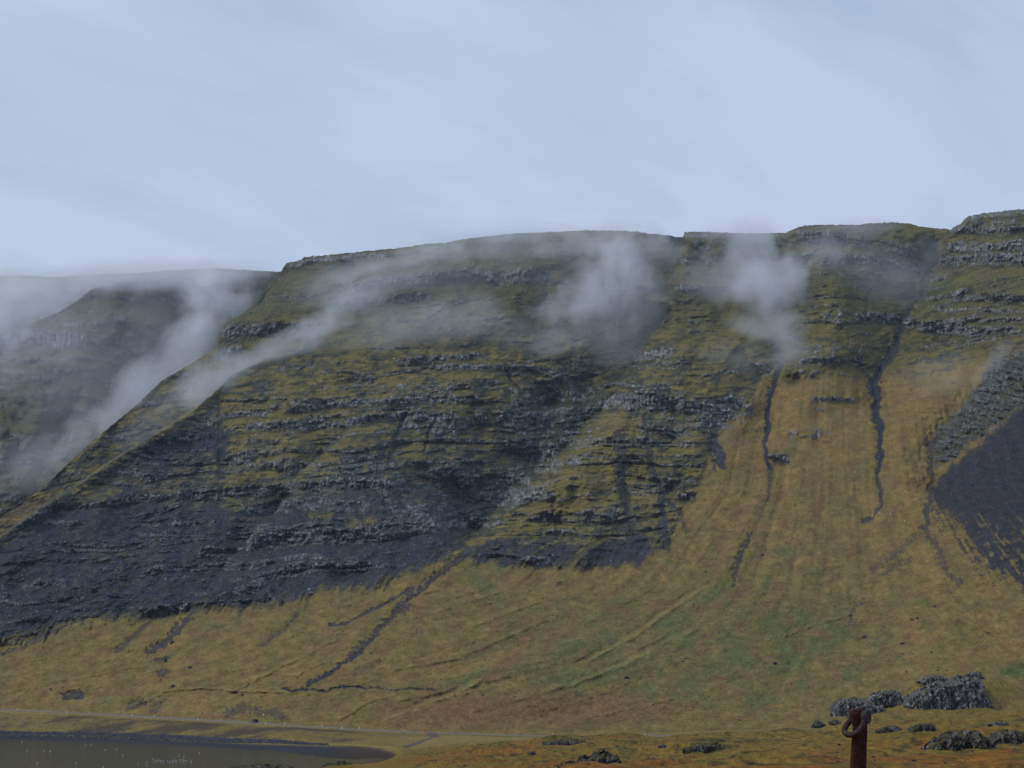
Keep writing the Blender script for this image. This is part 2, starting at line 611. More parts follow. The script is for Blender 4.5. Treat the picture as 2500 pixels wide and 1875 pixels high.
bed(26, 1.0, 690, 1192, 760, 1182, 840, 1178, 900, 1180, 1000, 1186)
bed(34, .6, 700, 1232, 800, 1232, 900, 1240)
bed(30, 1.0, 602, 1326, 660, 1316, 733, 1310, 830, 1302, 920, 1294)
bed(26, .75, 476, 1352, 510, 1346, 545, 1349)
bed(22, .5, 30, 1428, 90, 1424, 183, 1420)
bed(12, .5, 250, 1388, 300, 1384)
bed(26, .95, 340, 1498, 400, 1490, 455, 1480)
bed(14, .8, 930, 1243, 1020, 1241, 1105, 1241)
bed(24, 1.0, 934, 1279, 1000, 1278, 1093, 1279, 1170, 1277)
bed(10, .7, 800, 1324, 914, 1320)
bed(22, 1.0, 1238, 1214, 1300, 1208, 1357, 1208)
bed(18, .9, 1300, 1263, 1372, 1265)
bed(14, .8, 1410, 1253, 1492, 1258)
bed(16, .7, 1325, 1294, 1374, 1298)
bed(16, .9, 1652, 1213, 1700, 1209)
bed(30, .95, 541, 812, 600, 806, 680, 802, 760, 800)
bed(20, .8, 541, 852, 598, 856)
bed(12, .6, 690, 724, 756, 722)
bed(10, .5, 631, 908, 700, 900, 773, 895)
bed(14, .8, 529, 1015, 590, 1010, 651, 1009)
bed(20, .9, 602, 1041, 660, 1038, 716, 1033)
bed(14, .7, 400, 1080, 440, 1074, 490, 1066)
bed(14, .7, 560, 1134, 620, 1130, 692, 1131)
bed(10, .6, 765, 982, 830, 986, 900, 990)
bed(12, .8, 244, 1072, 275, 1066, 312, 1066)
bed(14, .6, 443, 950, 500, 942)
bed(14, .7, 333, 987, 407, 980)
bed(12, .6, 150, 1160, 200, 1150)

CL = np.zeros_like(PX)
UND = np.zeros_like(PX)             # foot of each bed: overhung, moss and under-ledge shade painted dark
for bx, by, th, st in B:
    x0, x1 = bx[0] - 8, bx[-1] + 8
    j0, j1 = np.searchsorted(xs, [x0 - 10, x1 + 10])
    if j1 <= j0:
        continue
    sl = (slice(None), slice(j0, j1))
    px, py = WX[sl], PY[sl]
    yl = np.interp(px, bx, by) + w1[sl] * 3
    h = th * 0.5 * (0.85 + 0.55 * w3[sl] + 0.35 * MF[sl])
    end = sm(x0, x0 + 12, px) * (1 - sm(x1 - 12, x1, px))
    dd = (py - yl)
    m = sm(h + 4.0 + 6 * np.clip(HF[sl], 0, 1), h - 3.0, dd) * sm(-h - 1.5, -h + 1.5, dd + 2.5 * VN[sl]) * end
    gapn = sm(-0.70 + (1 - st) * 1.1, -0.30 + (1 - st) * 1.1, HF[sl] * .35 + MF[sl] * 1.0)
    m = m * gapn * st
    CL[sl] = np.maximum(CL[sl], m)
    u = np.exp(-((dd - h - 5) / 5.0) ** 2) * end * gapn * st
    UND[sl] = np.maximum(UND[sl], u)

# generic lava beds between them: nearly level bands
dip = Z0 - .07 * np.minimum(X0, 0) - .02 * np.maximum(X0, 0)
zb = dip + fbm(X0 / 130, Z0 / 60, 71, 3) * 15 + fbm(X0 / 30, Z0 / 25, 72, 3) * 2.5
WG = fbm(X0 / 70, zb / 12, 79, 3)
WG2 = fbm(X0 / 14, zb / 4, 89, 3)
VG = fbm((PX + .35 * PY) / 22, PY / 160, 74, 3)
def bedwave(z):
    return perlin(z / 7.5, X0 * 0.0 + 2.2, 73) + .65 * WG + .35 * WG2 - .35 * np.clip(VG, 0, 1)
def bedwave2(z):
    return perlin(z / 3.1, X0 / 300, 83) + .55 * WG + .45 * WG2
g1 = bedwave(zb)
g2 = bedwave2(zb)
amp = 0.25 + 0.5 * soft_poly(PX, PY, [(250, 1150), (550, 960), (900, 880), (1300, 860), (1500, 900), (1650, 960), (1820, 960), (1700, 1150), (1600, 1340), (1100, 1340), (700, 1460), (0, 1560), (-300, 1500), (0, 1330)], 60) \
    + .22 * sm(820, 740, PY) * (sm(1630, 1680, PX) + .6 * (1 - sm(900, 1050, PX))) + 0.3 * soft_poly(PX, PY, [(2240, 700), (2600, 690), (2600, 860), (2240, 850)], 20)
amp = amp * np.clip(.80 + .75 * fbm(PX / 120, PY / 55, 181, 3), .2, 1.5) - .16 * soft_poly(PX, PY, [(-300, 1400), (200, 1180), (700, 1200), (1150, 1300), (900, 1440), (0, 1560)], 60)
GEN = sm(.92 - amp * 0.75, 1.20 - amp * 0.75, g1 + 0.35) * CZ
GEN2 = sm(1.05 - amp * 0.8, 1.32 - amp * 0.8, g2 + 0.35) * CZ
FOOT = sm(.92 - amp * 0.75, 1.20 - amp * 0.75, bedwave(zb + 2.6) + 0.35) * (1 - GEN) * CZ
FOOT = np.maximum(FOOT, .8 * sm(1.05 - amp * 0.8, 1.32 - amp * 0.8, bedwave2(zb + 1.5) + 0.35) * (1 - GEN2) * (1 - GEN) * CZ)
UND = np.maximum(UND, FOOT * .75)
ROCKY = np.clip(np.maximum(CL, np.maximum(GEN * 0.6, GEN2 * 0.5) * sm(-.55, .25, HF * .6 + MF * .5 + .15)), 0, 1)

# rocky hummocks
RIDGE = soft_poly(WX, WY, [(2520, 850), (2430, 872), (2400, 930), (2375, 960), (2330, 1010), (2278, 1058), (2272, 1100), (2285, 1140), (2330, 1120), (2370, 1085), (2430, 1040), (2520, 975)], 10)
RG = soft_poly(WX, WY, [(2420, 885), (2520, 850), (2520, 900), (2440, 960), (2400, 1010), (2350, 1040), (2330, 1060), (2300, 1060), (2340, 1010)], 14)
RDG = fbm((PX + PY * .9) / 60, (PY - PX * .3) / 11, 171, 3)
ROCKY = np.maximum(ROCKY, RIDGE * sm(-.35, .25, HF * .45 + MF * .5 + RDG * .8 + RG * .30) * .9)
ROCKY = np.maximum(ROCKY, soft_poly(WX, WY, [(1520, 960), (1620, 930), (1700, 975), (1800, 990), (1850, 1015), (1780, 1050), (1700, 1060), (1600, 1010)], 14) * sm(.05, .4, HF * .6 + MF) * .8)
GULW = soft_poly(WX, WY, [(1240, 960), (1310, 940), (1400, 930), (1470, 960), (1430, 1050), (1350, 1120), (1290, 1140), (1270, 1080), (1210, 1080)], 25)
ROCKY = np.maximum(ROCKY, GULW * sm(.0, .4, HF * .6 + MF * .9) * .75)

# ravines: (points, left width, right width, depth) in px, px, metres
RAV = [([(1640, 740), (1600, 800), (1540, 880), (1490, 960), (1470, 1000), (1400, 1075), (1350, 1130), (1240, 1208), (1170, 1290), (1110, 1352)], 170, 14, 175),
       ([(1720, 820), (1640, 880), (1560, 980), (1480, 1080), (1400, 1150), (1300, 1250)], 55, 110, -40),
       ([(1845, 560), (1870, 700), (1895, 800), (1903, 880), (1888, 950), (1872, 1030), (1869, 1100)], 62, 55, 48),
       ([(2290, 560), (2270, 640), (2252, 710), (2222, 745), (2198, 795), (2186, 846), (2157, 891), (2133, 940), (2138, 980), (2146, 1050)], 75, 34, 62),
       ([(1668, 575), (1640, 650), (1620, 740)], 60, 14, 60),
       ([(2120, 700), (2180, 720), (2240, 725)], 40, 40, 30), ([(1790, 850), (1830, 890), (1868, 930)], 30, 30, 22), ([(1960, 620), (1970, 700), (1990, 760)], 30, 22, 26), ([(1330, 640), (1340, 760), (1380, 860)], 36, 30, 24), ([(560, 900), (620, 840), (700, 790)], 60, 30, 26),
       ([(712, 1195), (680, 1235), (635, 1281), (594, 1326), (529, 1407), (488, 1460)], 40, 9, 30),
       ([(860, 1036), (800, 1085), (757, 1132), (700, 1190)], 34, 8, 22),
       ([(990, 1005), (970, 1060), (945, 1142)], 7, 7, 7),
       ([(1068, 1010), (1050, 1055), (1033, 1097)], 6, 6, 6),
       ([(1234, 908), (1260, 940), (1284, 972)], 6, 6, 5),
       ([(870, 640), (850, 700), (820, 760)], 30, 10, 30),
       ([(2400, 930), (2330, 1010), (2276, 1062), (2268, 1100), (2272, 1160), (2266, 1230)], 34, 8, 34),
       ([(1560, 1080), (1590, 1200), (1620, 1320)], 26, 26, 6),
       ([(1336, 985), (1348, 985)], 34, 30, 34),
       ([(2080, 690), (2100, 740)], 34, 34, 24), ([(1700, 640), (1760, 760)], 34, 34, 24)]
RV = np.zeros_like(PX)
for pts, wl, wr, dep in RAV:
    d, s, par = seg_dist(WX, WY, pts, 3 * max(wl, wr))
    w = np.where(s > 0, wl, wr)       # side > 0 is the left bank for lines drawn downwards
    end = sm(0, .12, par) * (1 - sm(.9, 1.0, par)) if len(pts) > 2 else 1.0
    v = np.exp(-np.abs(d / w) ** 1.4) * end
    D += dep * v
    RV = np.maximum(RV, v * min(1, max(0, dep) / 30))
D -= RIDGE * (RDG * 9 + MF * 5)
# hollows under brows
for (x, y, rx, ry, dep) in [(1342, 985, 32, 24, 14), (2290, 838, 90, 16, 12), (2430, 862, 46, 18, 12), (2120, 905, 34, 16, 8), (1930, 930, 26, 16, 8), (1990, 925, 20, 10, 6), (2210, 728, 20, 12, 6)]:
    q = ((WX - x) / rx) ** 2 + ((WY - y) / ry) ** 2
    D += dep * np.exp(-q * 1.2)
    UND = np.maximum(UND, np.exp(-q * 1.3) * 1.2 * sm(-.5, .1, MF))  # shade of the hollow goes into the dark colour mask

# talus fans: streaks that fan out downwards
gy = np.interp(PY, [400, 900, 1200, 1440, 1610, 1690, 1760, 1850], [.5, .8, 1., 1.6, 2.7, 4., 5.5, 7.])
sA = (PX - 2060) / gy
gy2 = np.interp(PY, [900, 1200, 1440, 1610, 1690, 1760], [1., 1.3, 1.8, 2.4, 3.2, 4.])
sB = (PX - 1600) / gy2
wA = sm(820, 1100, PX)
STR = fbm(sA / 16, PY / 240, 91, 4, .6) * wA + fbm(sB / 16, PY / 240, 97, 4, .6) * (1 - wA)
STRB = fbm(sA / 52, PY / 500, 101, 3, .5) * wA + fbm(sB / 52, PY / 500, 103, 3, .5) * (1 - wA)
TZ = 1 - CZ
D -= TZ * (STR * (.5 + .7 * wA) + STRB * (2.5 + 3.5 * wA)) * sm(0, .05, np.broadcast_to(T, D.shape))

# levees and tracks on the fan: light lines
LINES = [([(1760, 1420), (1700, 1446), (1640, 1486), (1560, 1545), (1440, 1612), (1380, 1640)], 5, 2.6, .8), ([(1720, 1530), (1620, 1570), (1520, 1625), (1400, 1670), (1300, 1690)], 5, 2.2, .6),
         ([(1190, 1650), (1120, 1690), (1000, 1735), (900, 1770)], 5, 2.2, .7), ([(1135, 1430), (1170, 1455), (1210, 1480)], 3, 1.5, .8),
         ([(380, 1690), (440, 1683), (520, 1681), (600, 1687), (700, 1690), (800, 1682)], 3, 1.8, .9), ([(300, 1740), (340, 1716), (400, 1690)], 4, 1.6, .6),
         ([(540, 1700), (640, 1650), (760, 1590), (840, 1550)], 4, 1.6, .5), ([(640, 1690), (720, 1650), (800, 1610)], 4, 1.4, .5),
         ([(820, 1760), (900, 1715), (980, 1690)], 4, 1.6, .5), ([(2300, 1460), (2360, 1500), (2440, 1560)], 4, 1.6, .5), ([(2310, 1500), (2420, 1545), (2450, 1570)], 3, 1.2, .5),
         ([(1430, 1750), (1540, 1730), (1700, 1690)], 4, 1.4, .5), ([(1900, 1560), (2000, 1520), (2120, 1490)], 4, 1.4, .4), ([(1100, 1550), (1280, 1480), (1400, 1450)], 4, 1., .3)]
LEV = np.zeros_like(PX)
for pts, w, hgt, st in LINES:
    d, s, par = seg_dist(PX + w1 * 5, PY + w2 * 4, pts, 30)
    v = np.exp(-(d / w) ** 2) * sm(0, .1, par) * (1 - sm(.85, 1, par))
    D -= hgt * v
    D += hgt * .8 * np.exp(-((d - w * 1.8) / w) ** 2) * (s > 0) * sm(0, .1, par) * (1 - sm(.85, 1, par))
    LEV = np.maximum(LEV, v * st)

# scree
def P_(pts, soft, st=1.0):
    return soft_poly(WX + STR * 8, WY, pts, soft) * st
SC = P_([(-300, 1440), (0, 1330), (130, 1245), (300, 1190), (420, 1240), (560, 1240), (700, 1210), (900, 1210), (1100, 1230), (1190, 1270), (1100, 1345), (1000, 1392), (960, 1400), (900, 1436), (820, 1430), (700, 1462), (640, 1478), (530, 1480),
         (470, 1470), (400, 1500), (200, 1500), (60, 1548), (-300, 1640)], 48)
SC = np.maximum(SC, P_([(240, 1160), (346, 1092), (480, 1030), (560, 1060), (560, 1180), (420, 1210), (200, 1260)], 14, .75))
SC = np.maximum(SC, P_([(860, 1050), (950, 1060), (940, 1180), (1100, 1130), (1300, 1130), (1330, 1160), (1250, 1200), (1180, 1280), (900, 1250), (820, 1160)], 16, .62))
SC = np.maximum(SC, P_([(1000, 1390), (1130, 1345), (1200, 1310), (1450, 1330), (1560, 1290), (1600, 1340), (1560, 1375), (1440, 1390), (1300, 1385), (1180, 1380), (1100, 1370)], 16, .72))
FAN = soft_poly(WX + STR * 14 + HF * 5, WY + HF * 5 + MF * 8, [(2600, 930), (2500, 985), (2400, 1075), (2300, 1160), (2272, 1190), (2275, 1230), (2310, 1250), (2330, 1290), (2370, 1320), (2400, 1385), (2440, 1400), (2460, 1380), (2500, 1450), (2600, 1450)], 16)
STN = sm(-.9, .9, STR * 1.2 + MF * .5 + HF * .4)
SC = sm(.30, .62, SC + .40 * (STR * 1.2 + MF * .5) * (SC > .01) + .22 * HF * (SC > .01))
FE = soft_poly(WX, WY, [(2700, 880), (2500, 985), (2400, 1075), (2300, 1160), (2268, 1190), (2270, 1230), (2310, 1262), (2345, 1300), (2385, 1340), (2420, 1385), (2470, 1415), (2520, 1450), (2700, 1500)], 46)
FANM = sm(.34, .62, FE + (FE > .02) * (.18 + sm(1180, 1320, PY) * .60) * (STR * 1.3 + HF * .6 + MF * .9) + .10 * HF)
FANM = FANM * (1 - .85 * sm(.15, .5, fbm(sA / 9, PY / 40, 183, 3) + .5 * MF) * sm(1230, 1330, PY))
SC = np.maximum(SC, FANM)
# grass windows in the scree
GW = sm(.32, .62, LF * .9 + MF * .35 + .32 * sm(1330, 1180, PY))
SC = SC * (1 - .75 * GW * (1 - FANM) * (1 - sm(1420, 1470, PY) * 0) * sm(1420, 1300, PY))
GULL = np.zeros_like(PX)
def gl(pts, w0, w1_, st=1.0, rag=.6):
    global GULL
    d, s, par = seg_dist(WX, WY, pts, 60)
    w = (w0 + (w1_ - w0) * par) * (1 + rag * w3 + .3 * MF)
    GULL = np.maximum(GULL, sm(w + 2, w - 1.5, d) * st)
gl([(1925, 1065), (1940, 1060)], 2, 2, .5)
gl([(1905, 840), (1901, 899), (1881, 960), (1873, 1029), (1869, 1090), (1876, 1143)], 9, 5)
gl([(1876, 1143), (1884, 1180), (1872, 1225)], 5, 3, .6, 1.2)
gl([(1832, 1310), (1812, 1345), (1800, 1385), (1790, 1430)], 6, 5, .75, 1.3)
gl([(2262, 690), (2251, 708), (2225, 744), (2198, 793), (2186, 846), (2157, 891), (2135, 935)], 6, 11)
gl([(2135, 935), (2137, 976), (2145, 1050)], 14, 9)
gl([(2145, 1050), (2149, 1090), (2141, 1151)], 8, 6)
gl([(2141, 1151), (2152, 1195), (2150, 1240), (2130, 1262), (2112, 1272)], 4, 4, .8, 1.2)
gl([(2290, 1060), (2272, 1090), (2272, 1150), (2268, 1200), (2262, 1240), (2262, 1290)], 5, 7, .8, 1.0)
gl([(2262, 1290), (2290, 1340), (2312, 1390), (2348, 1425)], 8, 6, .6, 1.4)
gl([(2262, 1290), (2210, 1330), (2170, 1365), (2130, 1390)], 6, 8, .45, 1.6)
gl([(2220, 1370), (2190, 1380), (2160, 1400)], 8, 5, .5, 1.4)
gl([(2100, 1470), (2080, 1500), (2070, 1530)], 4, 3, .5, 1.5)
gl([(1140, 1352), (1060, 1410), (1020, 1440), (985, 1470), (930, 1530), (880, 1590)], 8, 5, .85, 1.1)
gl([(880, 1590), (830, 1625), (800, 1645), (752, 1674)], 4, 4, .95, .8)
gl([(1010, 1436), (930, 1480), (850, 1520), (800, 1530)], 4, 3, .8, 1.0)
gl([(1000, 1480), (960, 1500), (905, 1560), (850, 1600)], 10, 5, .7, 1.3)
gl([(480, 1480), (440, 1530), (400, 1570), (365, 1590)], 8, 8, .8, 1.3)
gl([(380, 1500), (330, 1555), (280, 1590)], 6, 5, .6, 1.5)
gl([(120, 1540), (60, 1580), (0, 1600)], 6, 5, .6, 1.4)
gl([(740, 1486), (700, 1530), (640, 1575)], 4, 4, .5, 1.5)
gl([(690, 1684), (740, 1684), (790, 1688), (830, 1679), (890, 1677)], 2.5, 2.5, 1.0, .9)
gl([(890, 1679), (960, 1682), (1060, 1684)], 1.8, 1.8, .9, .9)
gl([(990, 1010), (970, 1060), (945, 1142)], 5, 8, .9)
gl([(1068, 1012), (1050, 1055), (1033, 1097)], 2.5, 4, .9)
gl([(1234, 908), (1260, 940), (1284, 972)], 3, 3, .9)
gl([(855, 1040), (800, 1088), (757, 1134)], 4, 5, .8)
gl([(1512, 1070), (1515, 1150), (1535, 1290)], 18, 10, .8)
gl([(1570, 1010), (1580, 1090), (1610, 1200), (1628, 1330)], 6, 12, .85)
gl([(1610, 1200), (1660, 1250), (1680, 1300)], 5, 5, .6, 1.2)
gl([(1740, 1070), (1752, 1100), (1760, 1130)], 15, 14, .95)
gl([(1715, 1060), (1735, 1100), (1742, 1150)], 3, 3, .7)
gl([(160, 1700), (195, 1695)], 10, 10, .8)
gl([(560, 1742), (600, 1730), (660, 1738), (690, 1752)], 12, 9, .55, 1.0)
gl([(320, 1724), (352, 1716)], 8, 7, .6, 1.0)
gl([(378, 1735), (400, 1712)], 8, 6, .5, 1.0)
gl([(385, 1610), (410, 1602)], 6, 4, .7, 1.0)
gl([(390, 1645), (412, 1640)], 6, 4, .6, 1.0)
gl([(870, 1640), (910, 1630)], 8, 5, .4, 1.4)
gl([(1385, 1425), (1360, 1428)], 6, 4, .5, 1.4)
gl([(1020, 1540), (1035, 1548)], 5, 3, .6, 1.4)

# step the beds into the slope: on a bed the face stands upright, between beds the ledge runs back
def hblur(a, k):
    return boxblur_rows(boxblur_rows(np.ascontiguousarray(a.T), k), k).T
cl = np.clip(hblur(CL, 4) * 1.0 + hblur(GEN * .75 + GEN2 * .55, 2) * (1 - CL), 0, 1) * (1 - sm(.3, 1, hblur(GULL, 4)) * .8)
dy = (yb - yt)[None, :] / (NR - 1)
Hs = np.cumsum(-cl * 1.5 * dy, axis=0)
kb = 34
Hs = Hs - boxblur_rows(Hs, kb)
edge = sm(0, .05, np.broadcast_to(T, D.shape)) * (1 - sm(.985, 1, np.broadcast_to(T, D.shape)))
D += Hs * edge
# relief
TER = perlin(zb / 1.9, X0 / 30, 161) + .6 * perlin(zb / .95 + WG2, X0 / 12, 163)
ro = np.clip(ROCKY + RIDGE * .5, 0, 1)
D -= edge * (ro * (VN * 1.4 + VN2 * .8 + HF * .9 + BLK * 4.0 - BCR * 1.4) + CZ * (MF * 5.0 + HF * 1.3 + fbm(PX / 110, PY / 130, 149, 2) * 22 + TER * .9) + TZ * (MF * 1.8 + HF2 * .4 + HF * .5) + LF * 5 * CZ)
D += edge * UND * 2.5
D += edge * GULL * 2.0 - edge * SC * HF2 * .5

# ---- colour of the ground
b0 = np.zeros(PX.shape + (3,), np.float32)
b0[:] = OLIVE
GRN = soft_poly(PX, PY, [(1200, 1560), (1500, 1480), (1700, 1420), (2050, 1430), (2150, 1560), (1900, 1720), (1500, 1760), (1250, 1700)], 120)
b0 = mixc(b0, GOLD, np.clip(.50 + .6 * fbm(PX / 60, PY / 40, 111, 4) * 1.3 + .3 * TZ * STR - .45 * GRN + .25 * sm(1400, 1000, PY) * TZ, 0, 1))
b0 = mixc(b0, GREEN, sm(.15, .8, fbm(PX / 90, PY / 60, 113, 4) + .55 * GRN + .35 * STRB * TZ - .1) * .8)
b0 = mixc(b0, BROWN, sm(-.15, .6, fbm(PX / 46, PY / 34, 117, 4) + .3 * STR * TZ) * .7)
b0 = mixc(b0, BROWN, soft_poly(WX, WY, [(930, 1725), (1100, 1700), (1500, 1700), (1700, 1715), (1600, 1750), (1450, 1770), (1100, 1775), (900, 1765)], 22) * (.75 + .3 * MF))
b0 = mixc(b0, BROWN, soft_poly(WX, WY, [(1190, 1640), (1280, 1560), (1310, 1560), (1260, 1620), (1200, 1660)], 14) * .7)
b0 = mixc(b0, GREEN, soft_poly(WX, WY, [(1130, 1385), (1180, 1400), (1230, 1460), (1160, 1440)], 14) * .7)
b0 = mixc(b0, (.05, .085, .02), soft_poly(WX, WY, [(2290, 670), (2330, 690), (2300, 740), (2240, 765), (2262, 720)], 12) * .9)
b0 = mixc(b0, (.05, .095, .02), soft_poly(WX, WY, [(2430, 1640), (2500, 1615), (2600, 1620), (2600, 1660), (2480, 1655)], 10) * .7)
PATCH = sm(-.20, .24, .75 * fbm(WX / 60, (PY + .12 * PX) / 17, 151, 4, .6) + .6 * fbm(WX / 22, (PY + .2 * PX) / 9, 152, 3, .6) - .2 * np.clip(VG, 0, 1) + .30 * LF + .25 * soft_poly(PX, PY, [(900, 860), (1350, 860), (1250, 1000), (700, 1010), (620, 900)], 60)
           + .45 * soft_poly(PX, PY, [(1380, 1020), (1560, 1000), (1600, 1250), (1300, 1310), (1180, 1330), (1350, 1150)], 30) + .35 * soft_poly(PX, PY, [(560, 1000), (900, 1000), (800, 1180), (560, 1200)], 40)
           + .25 * sm(1600, 1750, PX) - .30 * GULW - .2 * soft_poly(PX, PY, [(0, 1300), (400, 1150), (1200, 1150), (1200, 1400), (0, 1600)], 60))
DT = mixc(np.broadcast_to(np.array((.060, .062, .032), np.float32), b0.shape), (.030, .036, .042), sm(-.3, .4, HF + MF * .6))
DT = mixc(DT, (.24, .245, .26), sm(.28, .75, HF2 * .7 + VN2 * .5) * .6)
DT = mixc(DT, (.058, .044, .038), sm(.0, .6, -MF) * .5)
b0 = mixc(b0, (.136, .116, .042), CZ * .5)
dtm = np.maximum((1 - PATCH) * CZ * (1 - .45 * sm(900, 700, PY)), RIDGE * .8)
b0 = b0 * (1 - dtm[..., None]) + DT * dtm[..., None]
b0 = mixc(b0, (.058, .064, .033), np.clip(sm(940, 700, PY) * .62, 0, 1) * CZ * (.55 + .45 * sm(-.3, .5, MF)))
b0 = mixc(b0, BROWN, BSIDE * sm(1190, 1240, PY) * .35)
b0 = mixc(b0, (.045, .05, .02), sm(.25, .9, -g2 + MF * .3) * CZ * .35)
b0 = mixc(b0, STRAW, np.clip(LEV * (.7 + .4 * HF), 0, 1) * .7)
b0 = mixc(b0, STRAW, sm(.35, .9, fbm(sA / 5, PY / 60, 119, 3, .7) * wA + fbm(sB / 5, PY / 60, 121, 3, .7) * (1 - wA)) * TZ * .28)
# small tussock shadows painted dark and stones
spk = fbm(PX / 5.5, PY / 2.4, 123, 2, .8)
b0 = mixc(b0, MOSS_SHADE, sm(.55, .95, spk) * (.45 + .35 * sm(0, .5, MF)) * (.4 + .6 * sm(1750, 1500, PY)))
b0 *= 1 + (TZ * (.22 * fbm(PX / 18, PY / 9, 173, 4, .6) + .16 * STR + .12 * MF))[..., None]
b0 *= (1 + .20 * HF[..., None] + .20 * HF2[..., None] + .30 * (TER * (.25 + .75 * CZ))[..., None])
b0 = mixc(b0, MOSS_SHADE, sm(.35, .9, -TER + HF * .4) * CZ * .5)
col = b0
sc_c = mixc(np.broadcast_to(np.array(SCREE, np.float32), col.shape), SCREEB, np.clip(.5 + .8 * MF, 0, 1))
sc_c = sc_c * (1 - .18 * FANM[..., None])
sc_c = sc_c * (1 + .55 * HF2[..., None] + .3 * HF[..., None] + .45 * STR[..., None] + .3 * MF[..., None])
sc_c = mixc(sc_c, (.15, .155, .17), sm(.40, .95, HF2 * .8 + VN2 * .4 + GEN * .5 + .25 * sm(.0, .5, MF)) * .75 * (1 - FANM * .7))
sc_c = mixc(sc_c, (.040, .044, .026), sm(.0, .5, fbm(PX / 24, PY / 9, 153, 4, .6)) * .6 * (1 - FANM * .8))
sc_c = mixc(sc_c, (.075, .072, .028), sm(.1, .7, fbm(PX / 14, PY / 9, 127, 4, .6) + .2 * LF) * .55 * (1 - FANM * .6))
col = mixc(col, 0, np.zeros_like(PX))
scm = np.clip(np.maximum(SC * .95, GULL), 0, 1)
col = col * (1 - scm[..., None]) + sc_c * scm[..., None]
# rock
rk = np.broadcast_to(np.array(ROCK, np.float32), col.shape).copy()
rk = mixc(rk, ROCKL, sm(-.10, .65, VN2 * .55 + HF2 * .45 + VN * .35) * .85)
rk = rk * (1 + .55 * BLK[..., None])
rk = mixc(rk, ROCKD, np.clip(BCR * .75 * sm(-.6, .3, HF), 0, 1))
rk = mixc(rk, ROCKD, sm(.2, .7, -VN - VN2 * .5) * .7)
rk = mixc(rk, ROCKD, sm(.25, .7, -HF) * .6)
rk = mixc(rk, MOSS_SHADE, sm(.15, .6, fbm(PX / 12, PY / 6, 131, 3, .6)) * .6)
dim = (1 - .18 * sm(.35, .8, P_([(-300, 1700), (-300, 1400), (200, 1150), (600, 1150), (1180, 1180), (1100, 1350), (700, 1470), (0, 1560)], 60)))
dim = dim * (1 - .35 * RIDGE)
rk = rk * dim[..., None]
rk = mixc(rk, (.050, .055, .032), RIDGE * sm(-.1, .4, MF + HF * .4) * .75)
rm = sm(.12, .5, ROCKY) * (.8 + .2 * sm(-.5, .5, HF))
rm = np.clip(rm, 0, 1) * (1 - .85 * sm(.4, .9, GULL))
gsoft = (1 - sm(.35, .8, CL)) * (1 - RIDGE) * (1 - GULW)
rm = rm * (1 - gsoft * .45 * sm(.4, -.2, HF + VN2 * .4))
col = col * (1 - rm[..., None]) + rk * rm[..., None]
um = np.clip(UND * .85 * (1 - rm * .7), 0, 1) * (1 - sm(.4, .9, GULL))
col = mixc(col, (.030, .036, .022), um * .75)  # shade under beds and brows painted dark, with moss
wallm = np.clip(GULW * .6 + RV * .35 * CZ, 0, 1)  # shading of the ravine walls, painted into the colour
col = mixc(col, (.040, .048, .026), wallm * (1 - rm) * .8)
# loose pale stones
st = sm(1.05, 1.2, fbm(PX / 3.1, PY / 2.6, 137, 2, .9) + .12 * CZ + .06 * SC)
col = mixc(col, (.32, .32, .33), st * .8 * np.clip(CZ + SC, 0, 1))
col = np.clip(col, .006, .6)

# ------------------------------------------------------------------ to world space, with the plateau running on behind
TAN = (SP + (937.5 - PY) / F * CP) / (CP - (937.5 - PY) / F * SP)
KX = 1.0 / (CP - (937.5 - PY) / F * SP)
OUT = 1500 * np.clip((xs - 2600) / 600, 0, 1) ** 1.6 - 1500 * np.clip((-100 - xs) / 600, 0, 1) ** 1.6
HX = (PX - 1250) / F * KX * D + OUT[None]
HZ = EYE + TAN * D
back = [3, 12, 40, 120, 300, 700, 1400, 2600]
bX, bY, bZ = [HX], [D], [HZ]
for q in back:
    Yq = D[-1] + q
    # plateau behind the brow, always a little under the sight line over it
    zq = HZ[-1] + q * np.minimum(TAN[-1] - .02, .035) - 0.2
    bX.append(((HX[-1] - OUT) * Yq / D[-1] + OUT)[None])
    bY.append(Yq[None])
    bZ.append((zq + perlin(HX[-1] / 90, Yq / 90, 7) * min(q * .02, 4))[None])
cback = np.repeat(col[-1][None], len(back), 0)
hill = grid_mesh('mountainside', np.concatenate(bX), np.concatenate(bY), np.concatenate(bZ), np.concatenate([col, cback]), M_hill)
hill['label'] = 'tall layered mountainside with dark scree, lava ledges and yellow green grass fans'

OUTX = 0
# surface lookup for later placement
def hill_at(x, y):
    j = int(np.clip(np.searchsorted(xs, x), 1, len(xs) - 1))
    i = int(np.argmin(np.abs(PY[:, j] - y)))
    return float(HX[i, j]), float(D[i, j]), float(HZ[i, j])

